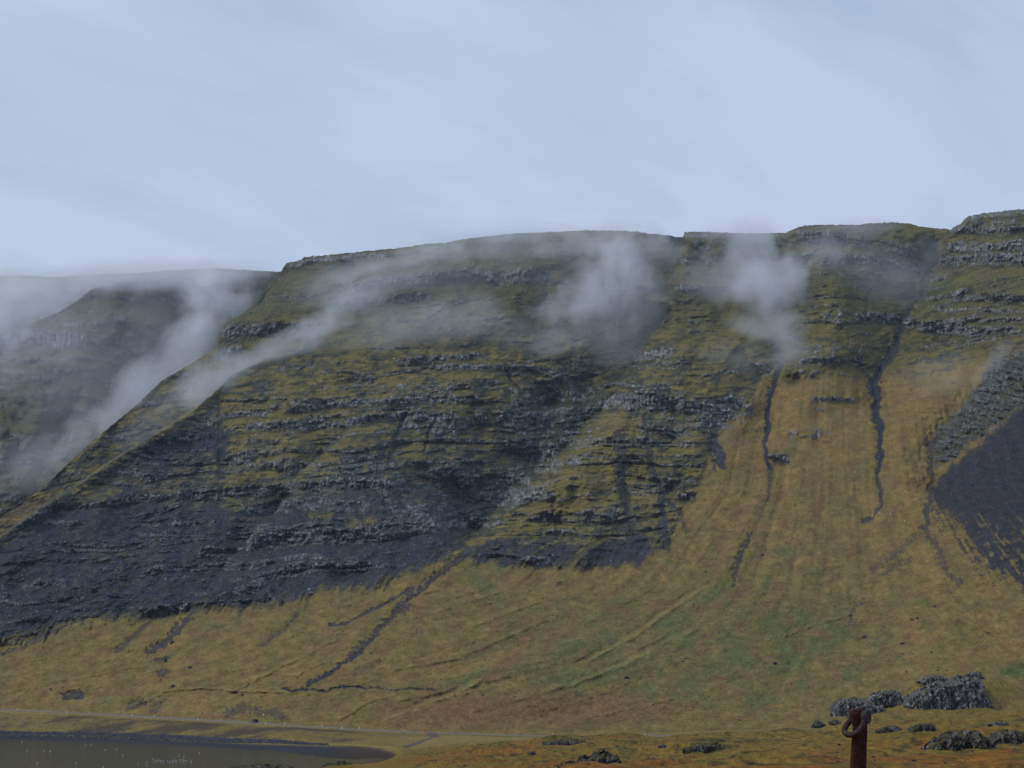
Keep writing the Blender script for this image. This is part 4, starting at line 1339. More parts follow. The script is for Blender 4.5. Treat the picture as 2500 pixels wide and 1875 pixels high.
def car():
    root = empty('parked_car' if False else 'dark_car', (0, 0, 0))
    W = .93
    bm = bmesh.new()

    def sec(x, zt, w, zb=.38):
        return (x, [(-w, zb), (-w - .02, zb + .25), (-w, zt - .12), (-w + .12, zt), (w - .12, zt), (w, zt - .12), (w + .02, zb + .25), (w, zb)])
    loft_x(bm, [sec(-2.38, .95, W * .90, .48), sec(-2.28, 1.08, W * .96, .42), sec(-1.3, 1.17, W), sec(-1.05, 1.2, W), sec(2.1, 1.2, W), sec(2.36, 1.12, W * .95, .45)])
    bmesh.ops.recalc_face_normals(bm, faces=bm.faces)
    bm_obj('body', bm, M_paint, root)
    bm = bmesh.new()

    def sec2(x, zt, w, wt):
        return (x, [(-w, 1.17), (-wt, zt - .08), (-wt + .12, zt), (wt - .12, zt), (wt, zt - .08), (w, 1.17)])
    loft_x(bm, [sec2(-1.2, 1.24, W * .93, W * .9), sec2(-.45, 2.0, W * .93, W * .82), sec2(-.2, 2.08, W * .93, W * .82), sec2(1.9, 2.08, W * .93, W * .83), sec2(2.25, 1.95, W * .93, W * .85)])
    bmesh.ops.recalc_face_normals(bm, faces=bm.faces)
    cab = bm_obj('cabin', bm, M_paint, root)
    for s in (-1, 1):
        for x0, x1 in ((-.62, .22), (.3, 1.15), (1.23, 2.02)):
            bm = bmesh.new()
            ys, yt_ = s * (W * .93 + .006), s * (W * .83 + .012)
            a = .25 if x0 < -.5 else 0
            vv = [bm.verts.new(p) for p in ((x0, ys, 1.27), (x1, ys, 1.27), (x1, yt_, 1.92), (x0 + a, yt_, 1.92))]
            f = bm.faces.new(vv)
            r = bmesh.ops.extrude_face_region(bm, geom=[f])
            for v in r['geom']:
                if isinstance(v, bmesh.types.BMVert):
                    v.co.y += s * .012
            bmesh.ops.recalc_face_normals(bm, faces=bm.faces)
            bm_obj('side_window', bm, M_glass, root)
    bm = bmesh.new()
    vv = [bm.verts.new(p) for p in ((-1.17, -.76, 1.30), (-1.17, .76, 1.30), (-.50, .68, 1.98), (-.50, -.68, 1.98))]
    f = bm.faces.new(vv)
    r = bmesh.ops.extrude_face_region(bm, geom=[f])
    for v in r['geom']:
        if isinstance(v, bmesh.types.BMVert):
            v.co += Vector((-.03, 0, .03))
    bmesh.ops.recalc_face_normals(bm, faces=bm.faces)
    bm_obj('windscreen', bm, M_glass, root)
    bm = bmesh.new()
    box(bm, (2.20, 0, 1.6), (.10, 1.3, .5))
    bm_obj('rear_window', bm, M_glass, root)
    rx = Matrix.Rotation(math.pi / 2, 4, 'X')
    for x in (-1.48, 1.45):
        for s in (-1, 1):
            bm = bmesh.new()
            cyl(bm, (x, s * .84, .38), .38, .24, rx, 20)
            wh = bm_obj('wheel', bm, M_black, root)
            bm = bmesh.new()
            cyl(bm, (x, s * .955, .38), .25, .03, rx, 14, .2)
            bm_obj('rim', bm, M_rim, wh)
    for s in (-1, 1):
        bm = bmesh.new()
        box(bm, (-2.36, s * .68, .86), (.08, .34, .17))
        bm_obj('headlight', bm, M_lamp, root)
        bm = bmesh.new()
        box(bm, (2.36, s * .80, 1.0), (.06, .16, .3))
        bm_obj('tail_light', bm, M_tail, root)
        bm = bmesh.new()
        box(bm, (-.72, s * 1.04, 1.32), (.16, .2, .16))
        bm_obj('mirror', bm, M_paint, root)
        bm = bmesh.new()
        box(bm, (.9, s * .66, 2.13), (1.9, .05, .05))
        bm_obj('roof_rail', bm, M_rim, root)
    for x in (-2.42, 2.42):
        bm = bmesh.new()
        box(bm, (x, 0, .52), (.12, 1.7, .2))
        bm_obj('bumper', bm, M_black, root)
    return root

c = car()
p = road_world(668)
q = road_world(690) - road_world(646)
c.location = (p.x, p.y - 1.4, p.z + .06)
c.rotation_euler = (0, 0, math.atan2(q.y, q.x) - R(14))
tag(c, 'dark blue estate car driving left along the road above the bay', 'car')

# ------------------------------------------------------------------ rocks
def rock_mat(name, base=(.085, .088, .092), light=(.20, .205, .215), moss=(.060, .058, .018), mossy=.5):
    m, t, b = new_mat(name)
    g = N(t, 'ShaderNodeNewGeometry')
    n1_ = N(t, 'ShaderNodeTexNoise', inp={'Scale': .55, 'Detail': 7.0, 'Roughness': .72})
    mpp = N(t, 'ShaderNodeMapping')
    mpp.inputs['Scale'].default_value = (1, 1, .85)
    t.links.new(g.outputs['Position'], mpp.inputs[0])
    t.links.new(mpp.outputs[0], n1_.inputs['Vector'])
    vo = N(t, 'ShaderNodeTexVoronoi', feature='DISTANCE_TO_EDGE', inp={'Scale': .42})
    nd = N(t, 'ShaderNodeTexNoise', inp={'Scale': .6, 'Detail': 3.0})
    t.links.new(g.outputs['Position'], nd.inputs['Vector'])
    va = N(t, 'ShaderNodeVectorMath', operation='MULTIPLY_ADD')
    va.inputs[1].default_value = (2.4, 2.4, 2.4)
    t.links.new(nd.outputs['Color'], va.inputs[0])
    t.links.new(mpp.outputs[0], va.inputs[2])
    t.links.new(va.outputs[0], vo.inputs['Vector'])
    r = N(t, 'ShaderNodeValToRGB')
    r.color_ramp.elements[0].position = .36
    r.color_ramp.elements[0].color = (base[0] * .35, base[1] * .35, base[2] * .38, 1)
    r.color_ramp.elements[1].position = .68
    r.color_ramp.elements[1].color = (*light, 1)
    e = r.color_ramp.elements.new(.5)
    e.color = (*base, 1)
    t.links.new(n1_.outputs[0], r.inputs[0])
    ck = N(t, 'ShaderNodeMapRange', inp={1: 0.0, 2: 0.10, 3: .25, 4: 1.0})
    t.links.new(vo.outputs['Distance'], ck.inputs[0])
    sc = N(t, 'ShaderNodeVectorMath', operation='SCALE')
    t.links.new(r.outputs[0], sc.inputs[0])
    t.links.new(ck.outputs[0], sc.inputs['Scale'])
    sp = N(t, 'ShaderNodeSeparateXYZ')
    t.links.new(g.outputs['Normal'], sp.inputs[0])
    nm = N(t, 'ShaderNodeTexNoise', inp={'Scale': .55, 'Detail': 5.0, 'Roughness': .7})
    t.links.new(g.outputs['Position'], nm.inputs['Vector'])
    ma = N(t, 'ShaderNodeMath', operation='ADD')
    t.links.new(sp.outputs[2], ma.inputs[0])
    t.links.new(nm.outputs[0], ma.inputs[1])
    mr = N(t, 'ShaderNodeMapRange', inp={1: 1.28 - mossy * .4, 2: 1.45 - mossy * .4, 3: 0, 4: 1})
    t.links.new(ma.outputs[0], mr.inputs[0])
    mxx = N(t, 'ShaderNodeMixRGB')
    mxx.inputs[2].default_value = (*moss, 1)
    t.links.new(mr.outputs[0], mxx.inputs[0])
    t.links.new(sc.outputs[0], mxx.inputs[1])
    t.links.new(mxx.outputs[0], b.inputs['Base Color'])
    b.inputs['Roughness'].default_value = .92
    b.inputs['Specular IOR Level'].default_value = .15
    ba = N(t, 'ShaderNodeMath', operation='MULTIPLY')
    t.links.new(n1_.outputs[0], ba.inputs[0])
    t.links.new(ck.outputs[0], ba.inputs[1])
    bp = N(t, 'ShaderNodeBump', inp={'Strength': .9, 'Distance': .6})
    t.links.new(ba.outputs[0], bp.inputs['Height'])
    t.links.new(bp.outputs[0], b.inputs['Normal'])
    return m

M_rock = rock_mat('outcrop_basalt', (.165, .168, .175), (.38, .385, .395), (.085, .075, .030), mossy=.36)
M_rockm = rock_mat('mossy_basalt', (.080, .080, .078), (.32, .32, .31), (.085, .072, .020), mossy=.42)
M_stone = rock_mat('boulder_basalt', (.05, .05, .055), (.13, .13, .14), mossy=.1)
M_pale = plain_mat('pale_stone', (.42, .42, .41), .9)


def outcrop(prof, ybase, label, mat, depth=None, Yfix=None, seed=1, ns=120, nt_=60, steep=.42, rough=1.0, sink=1.0):
    """ridge of rock: prof = top outline as image (x, y); stands on the moor where row ybase meets it"""
    px_, py_ = zip(*prof)
    xm = .5 * (px_[0] + px_[-1])
    X_, Y_, z_ = ground_hit(xm, ybase)
    if Yfix:
        Y_ = Yfix
        z_ = EYE + tan_at(ybase) * Y_
    mpp_ = Y_ / F * .957
    Wm = (px_[-1] - px_[0]) * mpp_
    dep = depth or Wm * .45
    s = np.linspace(0, 1, ns)[None, :]
    u_ = np.linspace(0, 1, nt_)[:, None]
    th = np.where(u_ < .5, math.pi / 2 * (2 * u_) ** 1.9, math.pi - math.pi / 2 * (2 * (1 - u_)) ** 1.9)
    top = np.interp(px_[0] + s[0] * (px_[-1] - px_[0]), px_, [(ybase - y) * mpp_ for y in py_])[None, :]
    ja = top.max() * .10
    top = top * (1 + .10 * fbm(s / .04, s * 0, seed, 3, .6)) + ja * fbm(s / .09, s * 0, seed + 9, 4, .6)
    top = np.maximum(top, 0.05) + sink
    c_, sn = np.cos(th), np.sin(th)
    dep_s = dep * (1 + .5 * fbm(s / .11, s * 0, seed + 21, 3))
    yy = -np.sign(c_) * np.abs(c_) ** .8 * dep_s * .5 * (.45 + .55 * np.minimum(1, top / (top.max() * .7)))
    z = np.abs(sn) ** steep * top - sink
    x = (s - .5) * Wm + 0 * th
    yy = yy + 0 * s
    # fractures: upright ribs and blocky facets
    sc_ = Wm / 20
    sd_ = seed * 7.1
    f1 = fbm(x / (2.2 * max(sc_, .5)) + sd_, z / (5 * max(sc_, .5)) + yy / 9, 401, 4, .6)
    f2 = fbm(x / .8 + sd_, z / 1.1 + yy / 1.3, 403, 3, .65)
    f3 = np.abs(fbm(x / (3.5 * max(sc_, .5)) + sd_, (z + yy) / (3 * max(sc_, .5)), 405, 3, .5))
    am = top.max() * .16 * rough
    cw = np.clip(top.max() * .30, .8, 3.2)
    bv, be = cells(x / cw + f2 * .15, (z * .8 + yy * .5) / cw, seed)
    bv2, be2 = cells(x / (cw * .4), (z * .7 + yy * .5) / (cw * .4), seed + 3)
    blk = (bv - .5) * cw * .85 + (bv2 - .5) * cw * .32 - (1 - sm(0, .16, be)) * cw * .30 - (1 - sm(0, .2, be2)) * cw * .1
    front = np.clip(-c_ * 1.5 + .8, 0, 1)
    yy = yy - blk * front
    z = z + (blk * .55) * np.clip(sn * 1.6 - .5, 0, 1)
    yy = yy - (f1 * am * 1.3 - f3 * am * 2.2 + f2 * .35 * min(1, am)) * np.sign(-c_ + .3) * (-1) * -1
    z = z + (f1 * am * .5 - f3 * am * .6 + f2 * .22) * np.clip(sn * 1.4, 0, 1)
    x = x + f2 * .25 + f1 * am * .4
    me_o = grid_mesh('rock_outcrop', x, yy, z, None, mat, kind=None)
    me_o.data.polygons.foreach_set('use_smooth', [False] * len(me_o.data.polygons))
    me_o.location = ((xm - 1250) / F * Y_ * .957 / 1.0, Y_ + dep * .30, z_)
    tag(me_o, label, 'rock outcrop', 'rock outcrops on the moor')
    return me_o

outcrop([(2234, 1724), (2242, 1704), (2256, 1690), (2285, 1682), (2298, 1671), (2330, 1668), (2352, 1659), (2380, 1655), (2420, 1656), (2430, 1680), (2437, 1705), (2446, 1727)], 1729,
        'largest grey cracked rock face on the knoll at the right', M_rock, seed=1, ns=320, nt_=150, depth=16, steep=.30, rough=.8)
outcrop([(2048, 1742), (2052, 1722), (2060, 1713), (2078, 1706), (2105, 1703), (2135, 1708), (2150, 1714), (2172, 1722), (2186, 1738)], 1744,
        'dark low rock bluff directly behind the rusty post top', M_rock, seed=2, ns=220, nt_=90, depth=12, rough=.7)
outcrop([(2132, 1716), (2150, 1698), (2165, 1692), (2190, 1687), (2212, 1690), (2228, 1704), (2236, 1718)], 1719,
        'rounded grey outcrop between the dark bluff and the largest rock face', M_rock, seed=3, ns=160, nt_=80, depth=10)
outcrop([(2268, 1664), (2285, 1655), (2300, 1650), (2320, 1650), (2340, 1658), (2352, 1666)], 1666, 'small bare rock lying along the grass above the largest rock face', M_rock, seed=4, ns=90, nt_=40, depth=7)
outcrop([(2330, 1656), (2345, 1644), (2362, 1642), (2372, 1650)], 1655, 'smallest rock tip on the crest of the knoll', M_rock, seed=5, ns=60, nt_=30, depth=5)
outcrop([(2382, 1656), (2394, 1643), (2408, 1638), (2420, 1640), (2430, 1654)], 1657, 'jagged rock crowning the knoll above the right end of the face', M_rock, seed=6, ns=70, nt_=40, depth=6)
outcrop([(2280, 1826), (2300, 1808), (2318, 1797), (2350, 1788), (2385, 1785), (2412, 1788), (2430, 1800), (2440, 1814)], 1826,
        'broken pale flecked rock bank in the turf at lower right', M_rockm, seed=7, ns=200, nt_=80, depth=8, rough=.9, steep=.6)
outcrop([(2156, 1784), (2175, 1775), (2195, 1771), (2212, 1775), (2222, 1783)], 1785, 'low dark rock in the grass just right of the post shackle', M_rockm, seed=8, ns=80, nt_=36, depth=4)
outcrop([(2234, 1783), (2252, 1772), (2270, 1767), (2290, 1768), (2340, 1765), (2400, 1758), (2408, 1768), (2350, 1776), (2300, 1783)], 1784,
        'long low mossy rock ledge between the large face and the flecked bank', M_rockm, seed=9, ns=160, nt_=50, depth=6)
outcrop([(2434, 1810), (2446, 1796), (2462, 1788), (2485, 1784), (2520, 1786), (2560, 1800)], 1812, 'mossy rock bank cut by the right edge of the photo', M_rockm, seed=10, ns=140, nt_=60, depth=7)
outcrop([(2440, 1768), (2452, 1764), (2475, 1765), (2484, 1771)], 1771, 'small flat bluish rock on grass near the right edge', M_rock, seed=15, ns=60, nt_=26, depth=3)
outcrop([(1362, 1882), (1372, 1868), (1392, 1862), (1412, 1858), (1424, 1850), (1445, 1846), (1462, 1840), (1480, 1837), (1500, 1842), (1512, 1850), (1522, 1862)], 1884,
        'dark rough rock knoll with heather at the bottom centre', M_rockm, seed=11, ns=220, nt_=90, depth=7, Yfix=250, rough=.8, steep=.7)
outcrop([(765, 1880), (785, 1868), (805, 1862), (830, 1857), (848, 1862), (856, 1874)], 1881, 'mossy rock hump on the near shore beside the bay tip', M_rockm, seed=12, ns=110, nt_=50, depth=6, Yfix=395, steep=.7)
outcrop([(505, 1885), (560, 1872), (600, 1868), (650, 1867), (690, 1871), (720, 1876), (740, 1885)], 1886, 'low lichen covered rocks on the near shore below the water', M_rockm, seed=13, ns=160, nt_=50, depth=8, Yfix=380, steep=.7)
outcrop([(1676, 1832), (1700, 1822), (1725, 1815), (1760, 1812), (1772, 1822), (1776, 1832)], 1834, 'low brown stony hump in the moor, left of the post', M_rockm, seed=14, ns=120, nt_=40, depth=5)
outcrop([(1325, 1812), (1350, 1808), (1390, 1803), (1425, 1808), (1440, 1814)], 1818, 'flat dark stony rise in the yellow grass below the straight road', M_rockm, seed=16, ns=120, nt_=40, depth=9, rough=.6)

# boulders
def boulder(px_, py_, wpx, hpx, label, mat=M_stone, on='hill', seed=0, name='boulder', cat='boulder'):
    X_, Y_, z_ = hill_at(px_, py_) if on == 'hill' else ground_hit(px_, py_)
    m_ = Y_ / F * .957
    bm = bmesh.new()
    bmesh.ops.create_icosphere(bm, subdivisions=3, radius=.5)
    rr = random.Random(seed)
    planes = [(Vector((rr.uniform(-1, 1), rr.uniform(-1, 1), rr.uniform(-.2, 1))).normalized(), rr.uniform(.27, .42)) for _ in range(9)]
    for v in bm.verts:
        for n_, d_ in planes:
            k = v.co.dot(n_) - d_
            if k > 0:
                v.co -= n_ * k
        v.co *= 1 + .08 * float(perlin(v.co.x * 5 + seed, v.co.z * 5 + v.co.y * 3, 5))
        v.co.x *= wpx * m_ * 1.25
        v.co.y *= wpx * m_ * .95
        v.co.z *= hpx * m_ * 1.7
    o = bm_obj(name, bm, mat)
    o.location = (X_, Y_, z_ + hpx * m_ * .25)
    tag(o, label, cat, 'boulders scattered on the slope')
    return o

BO = [(1999, 1764, 36, 17, 'pointed dark boulder on the grass left of the rusty post', 'moor'), (2041, 1766, 30, 8, 'flat dark boulder just left of the shackle on the post', 'moor'), (2029, 1744, 14, 8, 'small dark rock above the flat boulder beside the post', 'moor'),
      (1529, 1655, 12, 6, 'lone grey boulder in the green fan at centre right', 'hill'), (1891, 1621, 12, 6, 'lone brown boulder low on the green fan above the post', 'hill'),
      (1860, 1356, 8, 7, 'dark boulder high on the fan below the left gully', 'hill'), (2281, 1481, 8, 5, 'small boulder on the fan below the dark scree cone', 'hill'),
      (2225, 1514, 7, 5, 'left one of a pair of boulders on the right hand fan', 'hill'), (2238, 1511, 6, 5, 'right one of a pair of boulders on the right hand fan', 'hill'), (2202, 1572, 9, 4, 'flat boulder lower on the right hand fan', 'hill'),
      (1722, 1398, 6, 4, 'small boulder on the fan beside the grassy levee', 'hill'), (1864, 1452, 5, 4, 'tiny dark boulder in mid fan', 'hill'), (2109, 1558, 10, 6, 'brown boulder at the foot of the broken rock trail', 'hill'),
      (419, 1570, 9, 6, 'dark boulder on the left slope below the scree tongues', 'hill'), (403, 1615, 7, 9, 'upright dark boulder on the left slope', 'hill'), (421, 1676, 9, 6, 'boulder on the sheep track at lower left', 'hill'),
      (462, 1631, 8, 5, 'small grey boulder right of the upright dark one', 'hill'), (1614, 1826, 20, 9, 'mossy dark rock in the moor at centre right', 'moor'), (1298, 1844, 18, 7, 'bluish rock in the rust grass left of the rock knoll', 'moor'),
      (1252, 1847, 9, 4, 'small dark stone in the rust grass left of the bluish rock', 'moor'), (2191, 1876, 26, 9, 'dark mossy rock at the bottom edge right of the post', 'moor'), (590, 1698, 7, 4, 'small dark boulder beside the long track line', 'hill')]
for i, (x, y, w, h, lab, on) in enumerate(BO):
    boulder(x, y, w, h, lab, on=on, seed=i + 3)
boulder(642, 1747, 5, 4, 'single white stone on the brown hollow above the car', M_pale, 'hill', 50)
for i, (x, y, lab) in enumerate([(2146, 1254, 'left one of two pale stones high on the fan by the right gully'), (2174, 1256, 'right one of two pale stones high on the fan by the right gully'), (2208, 1273, 'pale stone standing apart lower on the upper right fan'),
                                 (1184, 1022, 'bright white stone in the middle lava ledges'), (753, 1440, 'white stone at the lower edge of the dark scree')]):
    boulder(x, y, 4, 4, lab, M_pale, 'hill', 60 + i)

# shore rubble: thousands of stones along the far shore
def rubble(name, pts, mat, label):
    base = np.array([(1, 0, 0), (-1, 0, 0), (0, 1, 0), (0, -1, 0), (0, 0, 1), (0, 0, -1)], float) * .5
    fcs = np.array([(0, 2, 4), (2, 1, 4), (1, 3, 4), (3, 0, 4), (2, 0, 5), (1, 2, 5), (3, 1, 5), (0, 3, 5)])
    n = len(pts)
    P = np.array(pts)
    jit = rng.rand(n, 6, 3) * .35 - .17
    V = (base[None] + jit) * P[:, 3, None, None] * np.array((1.25, 1, .85))[None, None]
    ang = rng.rand(n) * 6.28
    ca, sa = np.cos(ang), np.sin(ang)
    Vx = V[..., 0] * ca[:, None] - V[..., 1] * sa[:, None]
    Vy = V[..., 0] * sa[:, None] + V[..., 1] * ca[:, None]
    V = np.stack([Vx, Vy, V[..., 2]], -1) + P[:, None, :3]
    Fc = (fcs[None] + (np.arange(n) * 6)[:, None, None]).reshape(-1, 3)
    me = bpy.data.meshes.new(name)
    me.vertices.add(n * 6)
    me.vertices.foreach_set('co', V.astype(np.float32).ravel())
    me.loops.add(len(Fc) * 3)
    me.loops.foreach_set('vertex_index', Fc.astype(np.int32).ravel())
    me.polygons.add(len(Fc))
    me.polygons.foreach_set('loop_start', np.arange(len(Fc), dtype=np.int32) * 3)
    me.update(calc_edges=True)
    me.materials.append(mat)
    o = link_mesh(name, me)
    tag(o, label, kind='stuff')
    return o

M_shore = noisy_mat('wet_shore_stone', (.020, .023, .034), (.075, .080, .10), .35, bump=0, rough=.75)
pts = []
for k in range(5200):
    x = rng.uniform(-300, 800)
    j = int(np.searchsorted(xs, x))
    f_ = rng.rand() ** 1.3
    Y1, Y0 = SY[7, j] + 2.5, SY[7, j] - 16 * (1 - sm(560, 800, x) * .4)
    Y_ = Y1 + (Y0 - Y1) * f_
    X_ = (x - 1250) / F * .957 * Y_
    Xq = float(np.interp(Y_, GYr[:, j], GX[:, j]))
    z_ = float(np.interp(Y_, GYr[:, j], GZr[:, j]))
    pts.append((Xq, Y_, z_ + .1, rng.uniform(.6, 1.9) * (1 - .4 * f_) * (1 - .4 * sm(620, 800, x))))
rubble('shore_rubble', pts, M_shore, 'band of dark wet boulders along the far shore under the bank')
pts = []
for k in range(2600):
    x = rng.uniform(1020, 2560)
    Y_ = rng.uniform(225, 640)
    j = int(np.searchsorted(xs, min(x, 2560)))
    if float(perlin(x / 60, Y_ / 16, 77)) < .12:
        continue
    Xq = float(np.interp(Y_, GYr[:, j], GX[:, j]))
    z_ = float(np.interp(Y_, GYr[:, j], GZr[:, j]))
    pts.append((Xq, Y_, z_, rng.uniform(.25, .75)))
rubble('moor_rubble', pts, M_stone, 'loose small stones sunk in the moor grass')

# loose stones below the ledges and on the scree, far too many to count
pd, pl = [], []
rs = np.random.RandomState(5)
jj = rs.randint(45, len(xs) - 45, 26000)
ii = rs.randint(6, NR - 8, 26000)
for i, j, r_, q_ in zip(ii, jj, rs.rand(26000), rs.rand(26000)):
    pz = .03 + .30 * CZ[i, j] + .35 * SC[i, j] + .8 * GULL[i, j] + .25 * UND[i, j] + .45 * RIDGE[i, j]
    if r_ > pz:
        continue
    sz = .5 + 1.3 * q_ ** 3
    (pl if (int(i) * 7 + int(j)) % 5 < 2 and PY[i, j] < tal[i, j] + 20 else pd).append((HX[i, j], D[i, j] - .15, HZ[i, j] + .1, sz))
rubble('slope_rubble', pd, M_stone, 'dark loose stones strewn over the scree and gully beds')
M_pst = noisy_mat('weathered_stone', (.12, .12, .125), (.36, .36, .37), .7, bump=0)
rubble('ledge_rubble', pl, M_pst, 'pale fallen stones lying below the lava ledges')

# ------------------------------------------------------------------ gulls on the water
M_gullw = plain_mat('white_feathers', (.80, .80, .80), .8)
M_gullg = plain_mat('grey_feathers', (.34, .36, .39), .8)


def gull_mesh():
    bm = bmesh.new()
    def ell(c, s, mi, seg=10):
        r = bmesh.ops.create_uvsphere(bm, u_segments=seg, v_segments=6, radius=1)
        for v in r['verts']:
            v.co = Vector((v.co.x * s[0], v.co.y * s[1], v.co.z * s[2])) + Vector(c)
        for f in {f for v in r['verts'] for f in v.link_faces}:
            f.material_index = mi
    ell((0, 0, .08), (.27, .12, .12), 0)
    ell((-.19, 0, .25), (.075, .065, .07), 0, 8)
    ell((-.16, 0, .17), (.06, .055, .10), 0, 8)
    for s in (-1, 1):
        ell((.07, s * .085, .13), (.24, .045, .08), 1, 8)
    r = bmesh.ops.create_cone(bm, cap_ends=True, segments=6, radius1=.022, radius2=.004, depth=.09)
    bmesh.ops.transform(bm, matrix=Matrix.Translation((-.29, 0, .24)) @ Matrix.Rotation(-math.pi / 2, 4, 'Y'), verts=r['verts'])
    vs = [bm.verts.new(p) for p in ((.22, -.05, .12), (.22, .05, .12), (.40, .03, .16), (.40, -.03, .16))]
    bm.faces.new(vs)
    me = bpy.data.meshes.new('gull')
    bm.to_mesh(me)
    bm.free()
    me.materials.append(M_gullw)
    me.materials.append(M_gullg)
    me.polygons.foreach_set('use_smooth', [True] * len(me.polygons))
    return me
gm = gull_mesh()
def gull(x, y, lab, grp, s=1.0):
    Y_ = -EYE / tan_at(y)
    X_ = (x - 1250) / F * Y_ * .955
    o = link_mesh('gull', gm)
    o.location = (X_, Y_, .0)
    o.scale = (s, s, s)
    o.rotation_euler = (0, 0, random.uniform(-.7, .7) + (math.pi if random.random() < .4 else 0))
    tag(o, lab, 'gull', grp)
SINGLE = [(48, 1832, 'white gull floating alone nearest the left end of the water'), (89, 1834, 'bright gull floating left, below the dark reflection'), (105, 1834, 'gull close beside the bright one at the left'),
          (192, 1818, 'left one of two gulls under the far shore'), (206, 1818, 'right one of two gulls under the far shore'), (242, 1831, 'gull floating mid water right of the pair'), (270, 1829, 'small gull right of mid water'),
          (286, 1844, 'gull floating above the open water centre'), (172, 1862, 'bright gull low in the water at left centre'), (239, 1873, 'gull at the bottom edge of the photo'), (325, 1863, 'gull left of the two stacked gulls'),
          (347, 1861, 'upper of two gulls close together left of the flock'), (346, 1868, 'lower of two gulls close together left of the flock'), (361, 1853, 'bright gull at the left end of the long flock'),
          (426, 1842, 'upper gull above the middle of the flock'), (437, 1847, 'lower gull above the middle of the flock'), (475, 1838, 'gull farthest right on the water'), (456, 1859, 'gull trailing behind the right end of the flock'),
          (76, 1862, 'gull floating alone near the lower left corner'), (34, 1810, 'small gull close to the far shore at left')]
for x, y, lab in SINGLE:
    gull(x, y, lab, 'single gulls floating on the bay', .9)
for k in range(38):
    x = 366 + 82 * (k + random.random()) / 38
    x += random.gauss(0, 3.5)
    y = 1857.6 + random.gauss(0, 1.5) + (x - 366) * .004
    gull(x, y, 'gull in the dense line of small gulls floating on the bay', 'line of small gulls on the bay', random.uniform(.45, .7))

# ------------------------------------------------------------------ rusty mooring post
M_rust = noisy_mat('rust', (.008, .0034, .003), (.115, .024, .013), 14, rough=.85, bump=.9, bdist=.012, spec=.25, detail=8, c3=(.030, .008, .0055), lo=.34, hi=.74)
M_rust2 = noisy_mat('rusty_forging', (.010, .007, .008), (.080, .040, .040), 18, rough=.75, bump=.8, bdist=.008, spec=.35, detail=8, c3=(.032, .017, .017), lo=.32, hi=.74)
PY0 = 14.0
def pp(zx, zy, dy=0.0):
    """photo pixel -> point at the post's distance"""
    X_, Y_, Z_ = world_pt(zx, zy, PY0 + dy)
    return Vector((X_, Y_, Z_))
base = pp(2098, 1875)
gz = ground_z(base.x, PY0)
post = empty('mooring_post', (base.x, PY0, gz))
tag(post, 'rusty dark iron mooring post with a heavy shackle hanging from its head', 'mooring post')
def loc(v):
    return v - Vector((base.x, PY0, gz))

bm = bmesh.new()
rows_ = []
top_z = loc(pp(2096, 1733)).z
secs = [(-.5, 2080 - 3.5, 2116), (gz * 0, 2079 - 2, 2116)]
# outline of the shank in the photo: left and right edges by row
edges = [(1732, 2084, 2112), (1735, 2078, 2114), (1743, 2075, 2116), (1758, 2077, 2116.5), (1775, 2082, 2116), (1790, 2081.5, 2116), (1800, 2080.5, 2116), (1815, 2079, 2115.5), (1840, 2077.5, 2115), (1875, 2075.5, 2114.5), (2000, 2070, 2113), (2120, 2066, 2112), (2260, 2062, 2112)]
for y, xl, xr in edges:
    a, b_ = loc(pp(xl, y)), loc(pp(xr, y))
    cx_, w_ = (a.x + b_.x) / 2, (b_.x - a.x) / 2
    dep_ = w_ * (.62 if y > 1740 else .45)
    row = []
    for k in range(28):
        th_ = 2 * math.pi * k / 28
        ce, se = math.cos(th_), math.sin(th_)
        row.append(bm.verts.new((cx_ + w_ * math.copysign(abs(ce) ** .55, ce), dep_ * math.copysign(abs(se) ** .55, se), a.z)))
    rows_.append(row)
for r0, r1 in zip(rows_[:-1], rows_[1:]):
    for k in range(28):
        bm.faces.new((r0[k], r1[k], r1[(k + 1) % 28], r0[(k + 1) % 28]))
bm.faces.new(list(reversed(rows_[0])))
bm.faces.new(rows_[-1])
bmesh.ops.subdivide_edges(bm, edges=bm.edges, cuts=2, use_grid_fill=True)
for v in bm.verts:
    v.co += Vector((perlin(v.co.z * 9, v.co.x * 20, 3), perlin(v.co.z * 11, v.co.x * 20, 8), 0)) * .003
bmesh.ops.recalc_face_normals(bm, faces=bm.faces)
sh = bm_obj('shank', bm, M_rust, post, smooth=True)

def tube(bm, P, rad, seg=16, caps=True):
    """round bar through points with radii"""
    n = len(P)
    prev = None
    up = Vector((0, 1, 0))
    rows_ = []
    for i in range(n):
        t_ = (P[min(n - 1, i + 1)] - P[max(0, i - 1)]).normalized()
        u_ = (up - t_ * up.dot(t_)).normalized()
        w_ = t_.cross(u_)
        row = [bm.verts.new(P[i] + (u_ * math.cos(2 * math.pi * k / seg) + w_ * math.sin(2 * math.pi * k / seg)) * rad[i]) for k in range(seg)]
        if prev:
            for k in range(seg):
                bm.faces.new((prev[k], prev[(k + 1) % seg], row[(k + 1) % seg], row[k]))
        prev = row
        rows_.append(row)
    if caps:
        bm.faces.new(rows_[0])
        bm.faces.new(list(reversed(rows_[-1])))
    bmesh.ops.recalc_face_normals(bm, faces=bm.faces)

PXM = PY0 / F * .957
